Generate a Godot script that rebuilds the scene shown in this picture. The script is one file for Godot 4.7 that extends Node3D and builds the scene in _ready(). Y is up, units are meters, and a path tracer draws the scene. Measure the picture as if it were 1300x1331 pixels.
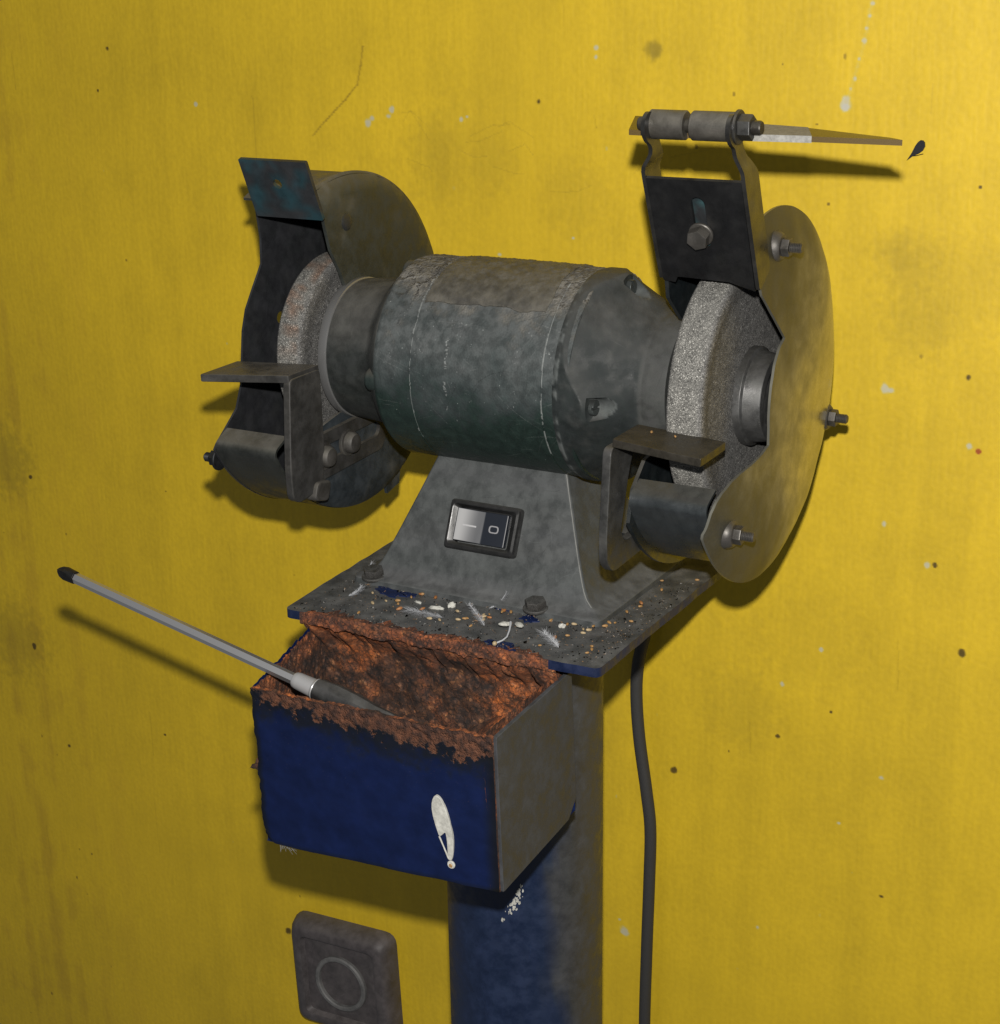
extends Node3D
# A bench grinder on a blue pedestal in front of a yellow wall, lit by a camera flash.
# Geometry is written in millimetres with the grinder spindle on the x axis; part() turns it into metres.

var M := {}
var rng := RandomNumberGenerator.new()
var lump := FastNoiseLite.new()


func _ready():
	# ---- camera, surroundings, flash, exposure ----
	var turn := Basis(Vector3(0.87218, -0.01588, -0.48891), Vector3(-0.14047, 0.94925, -0.28143), Vector3(0.46857, 0.31414, 0.82569)).orthonormalized()
	var eye := Vector3(0.52799, 0.25993, 0.95858)
	var cam := Camera3D.new()
	cam.name = "camera"
	cam.transform = Transform3D(turn, eye)
	cam.fov = 33.567
	cam.near = 0.02
	cam.far = 50.0
	add_child(cam)
	var env := Environment.new()
	env.background_mode = Environment.BG_COLOR
	env.background_color = Color(0.118, 0.124, 0.132).linear_to_srgb()
	env.tonemap_mode = Environment.TONE_MAPPER_LINEAR
	env.tonemap_exposure = 1.0
	env.sdfgi_enabled = true
	env.ssao_enabled = true
	env.ssil_enabled = true
	var we := WorldEnvironment.new()
	we.name = "surroundings"
	we.environment = env
	add_child(we)
	var flash := OmniLight3D.new()
	flash.name = "camera_flash"
	flash.position = eye + turn * Vector3(0, 0.076, 0.0)
	flash.light_color = Color(1.0, 0.985, 0.96)
	flash.light_energy = 1.70
	flash.light_size = 0.010
	flash.omni_range = 8.0
	flash.omni_attenuation = 2.0
	flash.shadow_enabled = true
	add_child(flash)

	rng.seed = 7
	lump.seed = 3
	lump.noise_type = FastNoiseLite.TYPE_SIMPLEX_SMOOTH
	lump.fractal_octaves = 4
	lump.frequency = 1.0
	make_materials()
	build_wall()
	build_stand()
	build_grinder()
	build_tray()
	build_screwdriver()
	build_cable()
	build_socket()
	build_litter()


# ------------------------------------------------------------------ nodes

func numbered(called: String, parent: Node) -> String:
	if not parent.has_node(called):
		return called
	var i := 1
	while parent.has_node("%s_%03d" % [called, i]):
		i += 1
	return "%s_%03d" % [called, i]


func tag(o: Node, label: String, category: String, group := "") -> Node:
	o.set_meta("label", label)
	o.set_meta("category", category)
	if group:
		o.set_meta("group", group)
	return o


func thing(called: String, at: Vector3, label: String, category: String, group := "") -> Node3D:
	var o := Node3D.new()
	o.name = numbered(called, self)
	o.position = at * 0.001
	add_child(o)
	tag(o, label, category, group)
	return o


func sub(called: String, parent: Node3D) -> Node3D:
	var o := Node3D.new()
	o.name = numbered(called, parent)
	parent.add_child(o)
	return o


func part(called: String, g: Geo, mat: Material, parent: Node = null, coat = null) -> MeshInstance3D:
	var host: Node = parent if parent else self
	var off := Vector3.ZERO
	var n := host
	while n is Node3D and n != self:
		off += n.position * 1000.0
		n = n.get_parent()
	var o := MeshInstance3D.new()
	o.name = numbered(called, host)
	o.mesh = g.mesh(off, coat, lump)
	o.material_override = null
	o.mesh.surface_set_material(0, mat)
	host.add_child(o)
	return o


# ------------------------------------------------------------------ geometry

class Geo:
	var p := PackedVector3Array()
	var t := PackedVector2Array()
	var crease := 0.80
	var closed := true

	func tri(a: Vector3, b: Vector3, c: Vector3, ua := Vector2.ZERO, ub := Vector2.ZERO, uc := Vector2.ZERO):
		p.append(a); p.append(b); p.append(c)
		t.append(ua); t.append(ub); t.append(uc)

	func quad(a: Vector3, b: Vector3, c: Vector3, d: Vector3, ua := Vector2.ZERO, ub := Vector2.ZERO, uc := Vector2.ZERO, ud := Vector2.ZERO):
		tri(a, b, c, ua, ub, uc)
		tri(a, c, d, ua, uc, ud)

	# rings of equal length joined one to the next; ends filled when asked
	func loft(rings: Array, fill0 := true, fill1 := true):
		for k in rings.size() - 1:
			var a: PackedVector3Array = rings[k]
			var b: PackedVector3Array = rings[k + 1]
			var n := a.size()
			for i in n:
				var j := (i + 1) % n
				quad(a[i], a[j], b[j], b[i])
		for e in 2:
			if (fill0 if e == 0 else fill1):
				var r: PackedVector3Array = rings[0] if e == 0 else rings[rings.size() - 1]
				var c := Vector3.ZERO
				for v in r:
					c += v
				c /= r.size()
				for i in r.size():
					var j := (i + 1) % r.size()
					if e == 0:
						tri(c, r[j], r[i])
					else:
						tri(c, r[i], r[j])

	# polygon in the plane of T's x and y, from w = d0 to d1 along T's z, edges chamfered by b
	func prism(poly: PackedVector2Array, T: Transform3D, d0: float, d1: float, b := 0.0, steps := 1):
		var rings := []
		if b > 0.0:
			for k in steps:
				var a := PI / 2 * k / steps
				rings.append([b * (1.0 - sin(a)), d0 + b * (1.0 - cos(a))])
			rings.append([0.0, d0 + b])
			rings.append([0.0, d1 - b])
			for k in range(steps - 1, -1, -1):
				var a := PI / 2 * k / steps
				rings.append([b * (1.0 - sin(a)), d1 - b * (1.0 - cos(a))])
		else:
			rings = [[0.0, d0], [0.0, d1]]
		var n := poly.size()
		var area := 0.0
		for i in n:
			area += poly[i].cross(poly[(i + 1) % n])
		var s := signf(area)
		var out := PackedVector2Array()
		for i in n:
			var e0 := (poly[i] - poly[(i + n - 1) % n]).normalized()
			var e1 := (poly[(i + 1) % n] - poly[i]).normalized()
			var n0 := Vector2(-e0.y, e0.x) * s
			var n1 := Vector2(-e1.y, e1.x) * s
			var m := (n0 + n1).normalized()
			out.append(m / maxf(0.45, m.dot(n0)))
		var loops := []
		for r in rings:
			var l := PackedVector3Array()
			for i in n:
				var q: Vector2 = poly[i] + out[i] * r[0]
				l.append(T * Vector3(q.x, q.y, r[1]))
			loops.append(l)
		for k in loops.size() - 1:
			for i in n:
				var j := (i + 1) % n
				quad(loops[k][i], loops[k][j], loops[k + 1][j], loops[k + 1][i])
		var flat := PackedVector2Array()
		for i in n:
			flat.append(poly[i] + out[i] * rings[0][0])
		var ix := Geometry2D.triangulate_polygon(flat)
		var a: PackedVector3Array = loops[0]
		var z: PackedVector3Array = loops[loops.size() - 1]
		for k in range(0, ix.size(), 3):
			var up := (flat[ix[k + 1]] - flat[ix[k]]).cross(flat[ix[k + 2]] - flat[ix[k]]) * s > 0.0
			var i1 := ix[k + 1] if up else ix[k + 2]
			var i2 := ix[k + 2] if up else ix[k + 1]
			tri(a[ix[k]], a[i2], a[i1])
			tri(z[ix[k]], z[i1], z[i2])

	# sheet metal: a polygon with holes, filled with points every `step`, bent by `bend` and given a thickness along T's z
	func sheet(poly: PackedVector2Array, T: Transform3D, thick: float, step := 6.0, bend = null, holes := []):
		var pts := PackedVector2Array()
		var edge := dense(poly, step * 0.7)
		pts.append_array(edge)
		var rims := [edge]
		for h in holes:
			var hd := dense(h, step * 0.7)
			pts.append_array(hd)
			rims.append(hd)
		var lo := poly[0]
		var hi := poly[0]
		for q in poly:
			lo = lo.min(q)
			hi = hi.max(q)
		var y := lo.y
		var odd := 0
		while y < hi.y:
			var x := lo.x + (step * 0.5 if odd else 0.0)
			while x < hi.x:
				var q := Vector2(x, y)
				var ok := Geometry2D.is_point_in_polygon(q, poly)
				if ok:
					for r in rims:
						for e in r:
							if q.distance_squared_to(e) < step * step * 0.3:
								ok = false
								break
						if not ok:
							break
				if ok:
					for h in holes:
						if Geometry2D.is_point_in_polygon(q, h):
							ok = false
				if ok:
					pts.append(q)
				x += step
			y += step * 0.87
			odd = 1 - odd
		var top := PackedVector3Array()
		var bot := PackedVector3Array()
		var uvs := PackedVector2Array()
		for q in pts:
			var w: float = bend.call(q) if bend != null else 0.0
			uvs.append((q - lo) / (hi - lo))
			top.append(T * Vector3(q.x, q.y, w + thick * 0.5))
			bot.append(T * Vector3(q.x, q.y, w - thick * 0.5))
		var ix := Geometry2D.triangulate_delaunay(pts)
		for k in range(0, ix.size(), 3):
			var c := (pts[ix[k]] + pts[ix[k + 1]] + pts[ix[k + 2]]) / 3.0
			if not Geometry2D.is_point_in_polygon(c, poly):
				continue
			var inside := false
			for h in holes:
				if Geometry2D.is_point_in_polygon(c, h):
					inside = true
			if inside:
				continue
			var cr := (pts[ix[k + 1]] - pts[ix[k]]).cross(pts[ix[k + 2]] - pts[ix[k]])
			if absf(cr) < 1e-6:
				continue
			var i1 := ix[k + 1] if cr > 0 else ix[k + 2]
			var i2 := ix[k + 2] if cr > 0 else ix[k + 1]
			tri(top[ix[k]], top[i1], top[i2], uvs[ix[k]], uvs[i1], uvs[i2])
			tri(bot[ix[k]], bot[i2], bot[i1], uvs[ix[k]], uvs[i2], uvs[i1])
		var at := 0
		for r in rims:
			var n: int = r.size()
			var area := 0.0
			for i in n:
				area += r[i].cross(r[(i + 1) % n])
			var ccw := (area > 0.0) == (at == 0)
			for i in n:
				var a := at + i
				var b := at + (i + 1) % n
				if ccw:
					quad(bot[a], bot[b], top[b], top[a])
				else:
					quad(bot[b], bot[a], top[a], top[b])
			at += n

	static func dense(poly: PackedVector2Array, step: float) -> PackedVector2Array:
		var out := PackedVector2Array()
		for i in poly.size():
			var a := poly[i]
			var b := poly[(i + 1) % poly.size()]
			var n := maxi(1, int(ceil(a.distance_to(b) / step)))
			for k in n:
				out.append(a.lerp(b, float(k) / n))
		return out

	# profile of (along, radius), turned round T's x axis
	func lathe(profile: Array, segs := 48, T := Transform3D(), vscale := 0.0, v0 := 0.0, wobble = null):
		for i in segs:
			var a0 := TAU * i / segs
			var a1 := TAU * (i + 1) / segs
			for k in profile.size() - 1:
				var q0: Vector2 = profile[k]
				var q1: Vector2 = profile[k + 1]
				var A := T * pt(q0, a0, wobble)
				var B := T * pt(q1, a0, wobble)
				var C := T * pt(q1, a1, wobble)
				var D := T * pt(q0, a1, wobble)
				var ua := Vector2(float(i) / segs, (q0.x - v0) * vscale)
				var ub := Vector2(float(i) / segs, (q1.x - v0) * vscale)
				var uc := Vector2(float(i + 1) / segs, (q1.x - v0) * vscale)
				var ud := Vector2(float(i + 1) / segs, (q0.x - v0) * vscale)
				if q0.y < 0.001:
					tri(A, B, C, ua, ub, uc)
				elif q1.y < 0.001:
					tri(A, B, D, ua, ub, ud)
				else:
					quad(A, B, C, D, ua, ub, uc, ud)

	static func pt(q: Vector2, a: float, wobble) -> Vector3:
		var r := q.y
		if wobble != null and r > 0.001:
			r += wobble.call(q.x, fposmod(a, TAU - 0.0001))
		return Vector3(q.x, r * cos(a), r * sin(a))

	func tube(path: PackedVector3Array, radius: Array, segs := 10):
		var rings := []
		var side := Vector3.ZERO
		for i in path.size():
			var d := (path[mini(i + 1, path.size() - 1)] - path[maxi(i - 1, 0)]).normalized()
			if side == Vector3.ZERO:
				side = d.cross(Vector3.UP if absf(d.y) < 0.9 else Vector3.RIGHT).normalized()
			side = (side - d * side.dot(d)).normalized()
			var up := d.cross(side)
			var r: float = radius[mini(i, radius.size() - 1)]
			var ring := PackedVector3Array()
			for k in segs:
				var a := TAU * k / segs
				ring.append(path[i] + (side * cos(a) + up * sin(a)) * r)
			rings.append(ring)
		loft(rings)

	func grid(nu: int, nv: int, f: Callable):
		var rows := []
		for j in nv + 1:
			var row := PackedVector3Array()
			for i in nu + 1:
				row.append(f.call(float(i) / nu, float(j) / nv))
			rows.append(row)
		for j in nv:
			for i in nu:
				var u0 := float(i) / nu
				var u1 := float(i + 1) / nu
				var v0 := float(j) / nv
				var v1 := float(j + 1) / nv
				quad(rows[j][i], rows[j][i + 1], rows[j + 1][i + 1], rows[j + 1][i], Vector2(u0, v0), Vector2(u1, v0), Vector2(u1, v1), Vector2(u0, v1))
		closed = false

	func mesh(off: Vector3, coat, noise: FastNoiseLite) -> ArrayMesh:
		var n := p.size()
		if closed:
			var vol := 0.0
			for i in range(0, n, 3):
				vol += (p[i] - off).dot((p[i + 1] - off).cross(p[i + 2] - off))
			if vol < 0.0:
				for i in range(0, n, 3):
					var a := p[i + 1]
					p[i + 1] = p[i + 2]
					p[i + 2] = a
					var b := t[i + 1]
					t[i + 1] = t[i + 2]
					t[i + 2] = b
		var fn := PackedVector3Array()
		fn.resize(n / 3)
		var at := {}
		var id := PackedInt32Array()
		id.resize(n)
		var users: Array[PackedInt32Array] = []
		for i in range(0, n, 3):
			fn[i / 3] = (p[i + 1] - p[i]).cross(p[i + 2] - p[i])
			for k in 3:
				var key := Vector3i((p[i + k] * 500.0).round())
				var g: int = at.get(key, -1)
				if g < 0:
					g = users.size()
					at[key] = g
					users.append(PackedInt32Array())
				id[i + k] = g
				users[g].append(i / 3)
		var unit := PackedVector3Array()
		unit.resize(fn.size())
		for i in fn.size():
			unit[i] = fn[i].normalized()
		var pos := PackedVector3Array()
		var nor := PackedVector3Array()
		var uv := PackedVector2Array()
		var col := PackedColorArray()
		var order := [0, 2, 1]
		for i in range(0, n, 3):
			for k in order:
				var s := Vector3.ZERO
				var me := unit[i / 3]
				for f in users[id[i + k]]:
					if unit[f].dot(me) > crease:
						s += fn[f]
				s = s.normalized()
				if s == Vector3.ZERO:
					s = Vector3.UP
				pos.append((p[i + k] - off) * 0.001)
				nor.append(s)
				uv.append(t[i + k])
				if coat != null:
					# kept as sRGB so that dark paint is not rounded off in eight bits
					var q: Color = coat.call(p[i + k], s)
					col.append(Color(pow(clampf(q.r, 0.0, 1.0), 0.4545), pow(clampf(q.g, 0.0, 1.0), 0.4545), pow(clampf(q.b, 0.0, 1.0), 0.4545)))
		var arr := []
		arr.resize(Mesh.ARRAY_MAX)
		arr[Mesh.ARRAY_VERTEX] = pos
		arr[Mesh.ARRAY_NORMAL] = nor
		arr[Mesh.ARRAY_TEX_UV] = uv
		if coat != null:
			arr[Mesh.ARRAY_COLOR] = col
		var m := ArrayMesh.new()
		m.add_surface_from_arrays(Mesh.PRIMITIVE_TRIANGLES, arr)
		return m


# ------------------------------------------------------------------ shapes

func poly(list: Array) -> PackedVector2Array:
	var o := PackedVector2Array()
	for i in range(0, list.size(), 2):
		o.append(Vector2(list[i], list[i + 1]))
	return o


func rounded(q: PackedVector2Array, r: float, n := 4) -> PackedVector2Array:
	var o := PackedVector2Array()
	for i in q.size():
		var a := q[(i + q.size() - 1) % q.size()]
		var b := q[i]
		var c := q[(i + 1) % q.size()]
		var rr := minf(r, minf(a.distance_to(b), b.distance_to(c)) * 0.45)
		var s := b + (a - b).normalized() * rr
		var e := b + (c - b).normalized() * rr
		for k in n + 1:
			var t := float(k) / n
			o.append(s.lerp(b, t).lerp(b.lerp(e, t), t))
	return o


func rect(x0: float, y0: float, x1: float, y1: float, r := 0.0, n := 4) -> PackedVector2Array:
	var q := poly([x0, y0, x1, y0, x1, y1, x0, y1])
	return rounded(q, r, n) if r > 0.0 else q


func disc(r: float, n := 24, c := Vector2.ZERO) -> PackedVector2Array:
	var o := PackedVector2Array()
	for i in n:
		o.append(c + Vector2(r, 0).rotated(TAU * i / n))
	return o


func arc(r: float, d0: float, d1: float, n: int) -> Array:
	var o := []
	for i in n + 1:
		var a := deg_to_rad(lerpf(d0, d1, float(i) / n))
		o.append(r * cos(a))
		o.append(r * sin(a))
	return o


# an arc whose radius grows by `more` over its upper half
func egg(rad: float, more: float, d0: float, d1: float, n: int) -> Array:
	var o := []
	for i in n + 1:
		var a := deg_to_rad(lerpf(d0, d1, float(i) / n))
		var q := rad + more * smoothstep(-0.2, 0.9, sin(a))
		o.append(q * cos(a))
		o.append(q * sin(a))
	return o


func ribbon(line: PackedVector2Array, th: float) -> PackedVector2Array:
	var l := PackedVector2Array()
	var r := PackedVector2Array()
	for i in line.size():
		var d := (line[mini(i + 1, line.size() - 1)] - line[maxi(i - 1, 0)]).normalized()
		var nn := Vector2(-d.y, d.x) * th * 0.5
		l.append(line[i] + nn)
		r.append(line[i] - nn)
	r.reverse()
	l.append_array(r)
	return l


# frame whose z axis is `n`, at `o`, with y as near to `up` as can be
func frame(o: Vector3, n: Vector3, up := Vector3.UP) -> Transform3D:
	var z := n.normalized()
	var x := up.cross(z).normalized()
	return Transform3D(Basis(x, z.cross(x), z), o)


# frame whose x axis is `d`: for lathes
func along(o: Vector3, d: Vector3) -> Transform3D:
	var x := d.normalized()
	var y := (Vector3.UP if absf(x.y) < 0.9 else Vector3.BACK)
	var z := x.cross(y).normalized()
	return Transform3D(Basis(x, z.cross(x), z), o)


# plane across x: the polygon's (first, second) are (z, y) and thickness runs along x
func across_x(x: float) -> Transform3D:
	return Transform3D(Basis(Vector3(0, 0, 1), Vector3(0, 1, 0), Vector3(1, 0, 0)), Vector3(x, 0, 0))


# plane across y: polygon (x, z), thickness along y
func across_y(y: float) -> Transform3D:
	return Transform3D(Basis(Vector3(1, 0, 0), Vector3(0, 0, 1), Vector3(0, 1, 0)), Vector3(0, y, 0))


func hex_bolt(parent: Node3D, at: Vector3, n: Vector3, af: float, h: float, mat: Material, coat, washer := 0.0, stud := 0.0, spin := 0.3):
	var b := Geo.new()
	var T := frame(at, n)
	var base := 0.0
	if washer > 0.0:
		b.prism(disc(washer, 28), T, -0.5, 1.6, 0.5)
		base = 1.5
	var six := PackedVector2Array()
	for i in 6:
		six.append(Vector2(af / 1.732, 0).rotated(TAU * i / 6 + spin))
	b.prism(six, T, base, base + h, af * 0.07, 2)
	if stud > 0.0:
		var prof := [Vector2(base + h - 1, 0)]
		var x := base + h - 1
		while x < base + h + stud:
			prof.append(Vector2(x, 3.3))
			prof.append(Vector2(x + 0.5, 2.8))
			x += 1.0
		prof.append(Vector2(x, 2.4))
		prof.append(Vector2(x, 0))
		b.lathe(prof, 16, along(at, n))
	return part("nut" if stud > 0.0 else "bolt", b, mat, parent, coat)


func slotted_screw(parent: Node3D, at: Vector3, n: Vector3, r: float, turn: float):
	var g := Geo.new()
	var T := frame(at, n)
	for s in [0.0, PI]:
		var half := PackedVector2Array()
		for i in 13:
			var a := -PI / 2 + 0.16 + (PI - 0.32) * i / 12.0
			half.append(Vector2(r, 0).rotated(a + turn + s))
		g.prism(half, T, -1.5, 2.0, 0.5, 2)
	g.prism(disc(r * 0.9, 16), T, -1.6, 0.6)
	return part("screw", g, M.coat_steel, parent, coat_of(Color(0.13, 0.15, 0.15), Color(0.15, 0.15, 0.145), 0.4))


# ------------------------------------------------------------------ colours

# paint with dust settled on what faces up; wear and blotches by noise
func coat_of(paint: Color, dust: Color, amount := 1.0, from := 0.1, to := 0.9, blotch := 0.35):
	var nz := lump
	return func(p: Vector3, n: Vector3) -> Color:
		var a := nz.get_noise_3dv(p * 0.045) * 0.5 + 0.5
		var b := nz.get_noise_3dv(p * 0.09 + Vector3(50, 9, 3)) * 0.5 + 0.5
		var k := smoothstep(from, to, n.y + (a - 0.5) * 0.5) * amount
		k = clampf(k + (smoothstep(0.5, 0.75, b * 0.6 + a * 0.4)) * blotch * 0.6 * amount, 0.0, 1.0)
		var c := paint.lerp(dust, k)
		var v := 0.94 + 0.12 * b
		return Color(c.r * v, c.g * v, c.b * v)


# ------------------------------------------------------------------ textures

func noise_bytes(w: int, h: int, freq: float, seed_: int, oct := 4, kind := FastNoiseLite.TYPE_SIMPLEX_SMOOTH, ret := FastNoiseLite.RETURN_DISTANCE) -> PackedByteArray:
	var f := FastNoiseLite.new()
	f.seed = seed_
	f.noise_type = kind
	f.frequency = freq
	f.fractal_octaves = oct
	f.fractal_gain = 0.55
	f.cellular_return_type = ret
	if oct == 1:
		f.fractal_type = FastNoiseLite.FRACTAL_NONE
	if kind == FastNoiseLite.TYPE_CELLULAR and ret == FastNoiseLite.RETURN_DISTANCE2_SUB:
		f.domain_warp_enabled = true
		f.domain_warp_amplitude = 1.1 / freq
		f.domain_warp_frequency = freq * 1.6
		f.domain_warp_fractal_octaves = 4
	return f.get_seamless_image(w, h, false, false, 0.12).get_data()


func tex(w: int, h: int, data: PackedByteArray, rgb := true) -> ImageTexture:
	return ImageTexture.create_from_image(Image.create_from_data(w, h, false, Image.FORMAT_RGB8 if rgb else Image.FORMAT_L8, data))


# straight and bent scratches, brighter or darker than 128
func scratches(w: int, h: int, count: int, seed_: int) -> PackedByteArray:
	var o := PackedByteArray()
	o.resize(w * h)
	o.fill(128)
	var g := RandomNumberGenerator.new()
	g.seed = seed_
	for k in count:
		var x := g.randf() * w
		var y := g.randf() * h
		var a := g.randf() * TAU
		var L := int(pow(g.randf(), 2.0) * 130.0) + 8
		var v := 128.0 + g.randf_range(20.0, 90.0) * (1.0 if g.randf() > 0.35 else -1.0)
		var turn := g.randfn() * 0.006
		for t in L:
			x += cos(a)
			y += sin(a)
			a += turn
			if g.randf() > 0.2:
				o[posmod(int(y), h) * w + posmod(int(x), w)] = int(lerpf(128.0, v, sin(PI * t / L)))
	return o


func triplanar(m: StandardMaterial3D, tile_mm: float) -> StandardMaterial3D:
	m.uv1_triplanar = true
	m.uv1_triplanar_sharpness = 4.0
	m.uv1_scale = Vector3.ONE * (1000.0 / tile_mm)
	return m


func plain(called: String, c: Color, rough: float, metal := 0.0) -> StandardMaterial3D:
	var m := StandardMaterial3D.new()
	m.resource_name = called
	m.albedo_color = c.linear_to_srgb()
	m.roughness = rough
	m.metallic = metal
	return m


func make_materials():
	var N := 1024
	var a := noise_bytes(N, N, 0.006, 11, 5)
	var b := noise_bytes(N, N, 0.05, 12, 4)
	var c := noise_bytes(N, N, 0.35, 13, 2)
	var pz := noise_bytes(N, N, 0.016, 14, 6)
	var ln := scratches(N, N, 420, 17)
	var alb := PackedByteArray(); alb.resize(N * N * 3)
	var hei := PackedByteArray(); hei.resize(N * N)
	var rou := PackedByteArray(); rou.resize(N * N)
	for i in N * N:
		var patch := smoothstep(0.53, 0.57, pz[i] / 255.0)
		var worn := smoothstep(0.36, 0.33, pz[i] / 255.0)
		var v := 180.0 + (a[i] - 128) * 0.16 + (c[i] - 128) * 0.15 + patch * 8.0 - worn * 8.0 + (ln[i] - 128) * 0.7
		if c[i] > 236 and b[i] > 158:
			v += 60.0
		if c[i] < 22 and b[i] < 100:
			v -= 45.0
		var k := int(clampf(v, 30, 255))
		alb[i * 3] = k
		alb[i * 3 + 1] = k
		alb[i * 3 + 2] = int(clampf(v * 0.99, 0, 255))
		hei[i] = int(clampf(128 + (b[i] - 128) * 0.3 + (c[i] - 128) * 0.45 + (a[i] - 128) * 0.3 + patch * 12.0 - (ln[i] - 128) * 0.3, 0, 255))
		rou[i] = int(clampf(160 + (a[i] - 128) * 0.4 + patch * 24.0 - worn * 24.0, 60, 255))
	M.t_grime = tex(N, N, alb)
	M.t_grime_h = tex(N, N, hei, false)
	M.t_grime_r = tex(N, N, rou, false)
	var base := StandardMaterial3D.new()
	base.resource_name = "dusty_paint"
	base.vertex_color_use_as_albedo = true
	base.vertex_color_is_srgb = true
	base.albedo_texture = M.t_grime
	base.roughness = 0.82
	base.roughness_texture = M.t_grime_r
	base.heightmap_enabled = true
	base.heightmap_texture = M.t_grime_h
	base.heightmap_scale = 0.010
	triplanar(base, 170)
	M.coat = base
	var crust := base.duplicate()
	crust.resource_name = "caked_dust"
	crust.heightmap_scale = 0.045
	triplanar(crust, 70)
	M.crust = crust
	var matte := base.duplicate()
	matte.resource_name = "matte_dusty_paint"
	matte.roughness = 1.0
	matte.metallic_specular = 0.35
	M.matte = matte
	var gloss := base.duplicate()
	gloss.resource_name = "black_paint"
	gloss.roughness = 0.52
	gloss.heightmap_scale = 0.006
	M.coat_gloss = gloss
	var st := base.duplicate()
	st.resource_name = "dirty_steel"
	st.metallic = 0.55
	st.roughness = 0.75
	st.heightmap_scale = 0.01
	M.coat_steel = st
	var cover := base.duplicate()
	cover.resource_name = "pressed_steel_cover"
	cover.metallic = 0.85
	cover.roughness = 0.56
	cover.heightmap_scale = 0.006
	triplanar(cover, 150)
	cover.uv1_triplanar = false
	cover.uv1_scale = Vector3.ONE
	var K := 512
	var k1 := noise_bytes(K, K, 0.006, 71, 4)
	var k2 := noise_bytes(K, K, 0.03, 72, 4)
	var k3 := noise_bytes(K, K, 0.2, 73, 2)
	var ca := PackedByteArray(); ca.resize(K * K * 3)
	var cm := PackedByteArray(); cm.resize(K * K)
	var cr := PackedByteArray(); cr.resize(K * K)
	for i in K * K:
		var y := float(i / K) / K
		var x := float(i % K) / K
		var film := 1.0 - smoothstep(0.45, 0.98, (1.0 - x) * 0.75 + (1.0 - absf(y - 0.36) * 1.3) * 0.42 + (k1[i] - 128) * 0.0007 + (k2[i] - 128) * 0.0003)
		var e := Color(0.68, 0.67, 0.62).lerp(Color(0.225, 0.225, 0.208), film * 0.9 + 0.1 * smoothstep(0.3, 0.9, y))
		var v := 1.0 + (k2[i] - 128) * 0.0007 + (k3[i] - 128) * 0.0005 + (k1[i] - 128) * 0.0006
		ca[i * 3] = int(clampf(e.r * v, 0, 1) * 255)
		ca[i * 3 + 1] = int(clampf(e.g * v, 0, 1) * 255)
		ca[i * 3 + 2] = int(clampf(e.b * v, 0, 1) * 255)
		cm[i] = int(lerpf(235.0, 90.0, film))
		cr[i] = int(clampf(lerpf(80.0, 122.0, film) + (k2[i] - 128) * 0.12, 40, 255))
	cover.albedo_texture = tex(K, K, ca)
	cover.vertex_color_use_as_albedo = false
	cover.metallic = 1.0
	cover.metallic_texture = tex(K, K, cm, false)
	cover.roughness = 1.0
	cover.roughness_texture = tex(K, K, cr, false)
	cover.heightmap_enabled = false
	M.coat_cover = cover
	M.bare = plain("bright_steel", Color(0.56, 0.56, 0.57), 0.40, 0.9)
	M.ferrule = plain("dull_nickel", Color(0.36, 0.36, 0.365), 0.4, 0.35)
	M.ring = plain("worn_ring", Color(0.22, 0.22, 0.22), 0.34, 0.6)

	# grinding stone
	var S := 512
	var g1 := noise_bytes(S, S, 0.17, 21, 1, FastNoiseLite.TYPE_CELLULAR, FastNoiseLite.RETURN_CELL_VALUE)
	var g2 := noise_bytes(S, S, 0.33, 22, 1, FastNoiseLite.TYPE_CELLULAR, FastNoiseLite.RETURN_CELL_VALUE)
	var g3 := noise_bytes(S, S, 0.012, 23, 4)
	var sa := PackedByteArray(); sa.resize(S * S * 3)
	var sh := PackedByteArray(); sh.resize(S * S)
	for i in S * S:
		var v := 96.0 + (g1[i] - 128) * 0.20 + (g2[i] - 128) * 0.24 + (g3[i] - 128) * 0.12
		if g2[i] > 247:
			v += 80.0
		if g1[i] > 249:
			v += 40.0
		sa[i * 3] = int(clampf(v * 1.02, 14, 250))
		sa[i * 3 + 1] = int(clampf(v * 1.01, 14, 250))
		sa[i * 3 + 2] = int(clampf(v * 0.98, 14, 250))
		sh[i] = int(clampf(g1[i] * 0.5 + g2[i] * 0.5, 0, 255))
	M.stone = plain("abrasive_stone", Color(1, 1, 1), 0.8)
	M.stone.vertex_color_use_as_albedo = true
	M.stone.vertex_color_is_srgb = true
	M.stone.albedo_texture = tex(S, S, sa)
	M.stone.heightmap_enabled = true
	M.stone.heightmap_texture = tex(S, S, sh, false)
	M.stone.heightmap_scale = 0.018
	triplanar(M.stone, 48)

	# rust
	var R := 640
	var r1 := noise_bytes(R, R, 0.010, 31, 5)
	var r2 := noise_bytes(R, R, 0.035, 32, 5)
	var r3 := noise_bytes(R, R, 0.14, 33, 3)
	var r4 := noise_bytes(R, R, 0.05, 34, 1, FastNoiseLite.TYPE_CELLULAR, FastNoiseLite.RETURN_DISTANCE2_SUB)
	var ra := PackedByteArray(); ra.resize(R * R * 3)
	var rh := PackedByteArray(); rh.resize(R * R)
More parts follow.
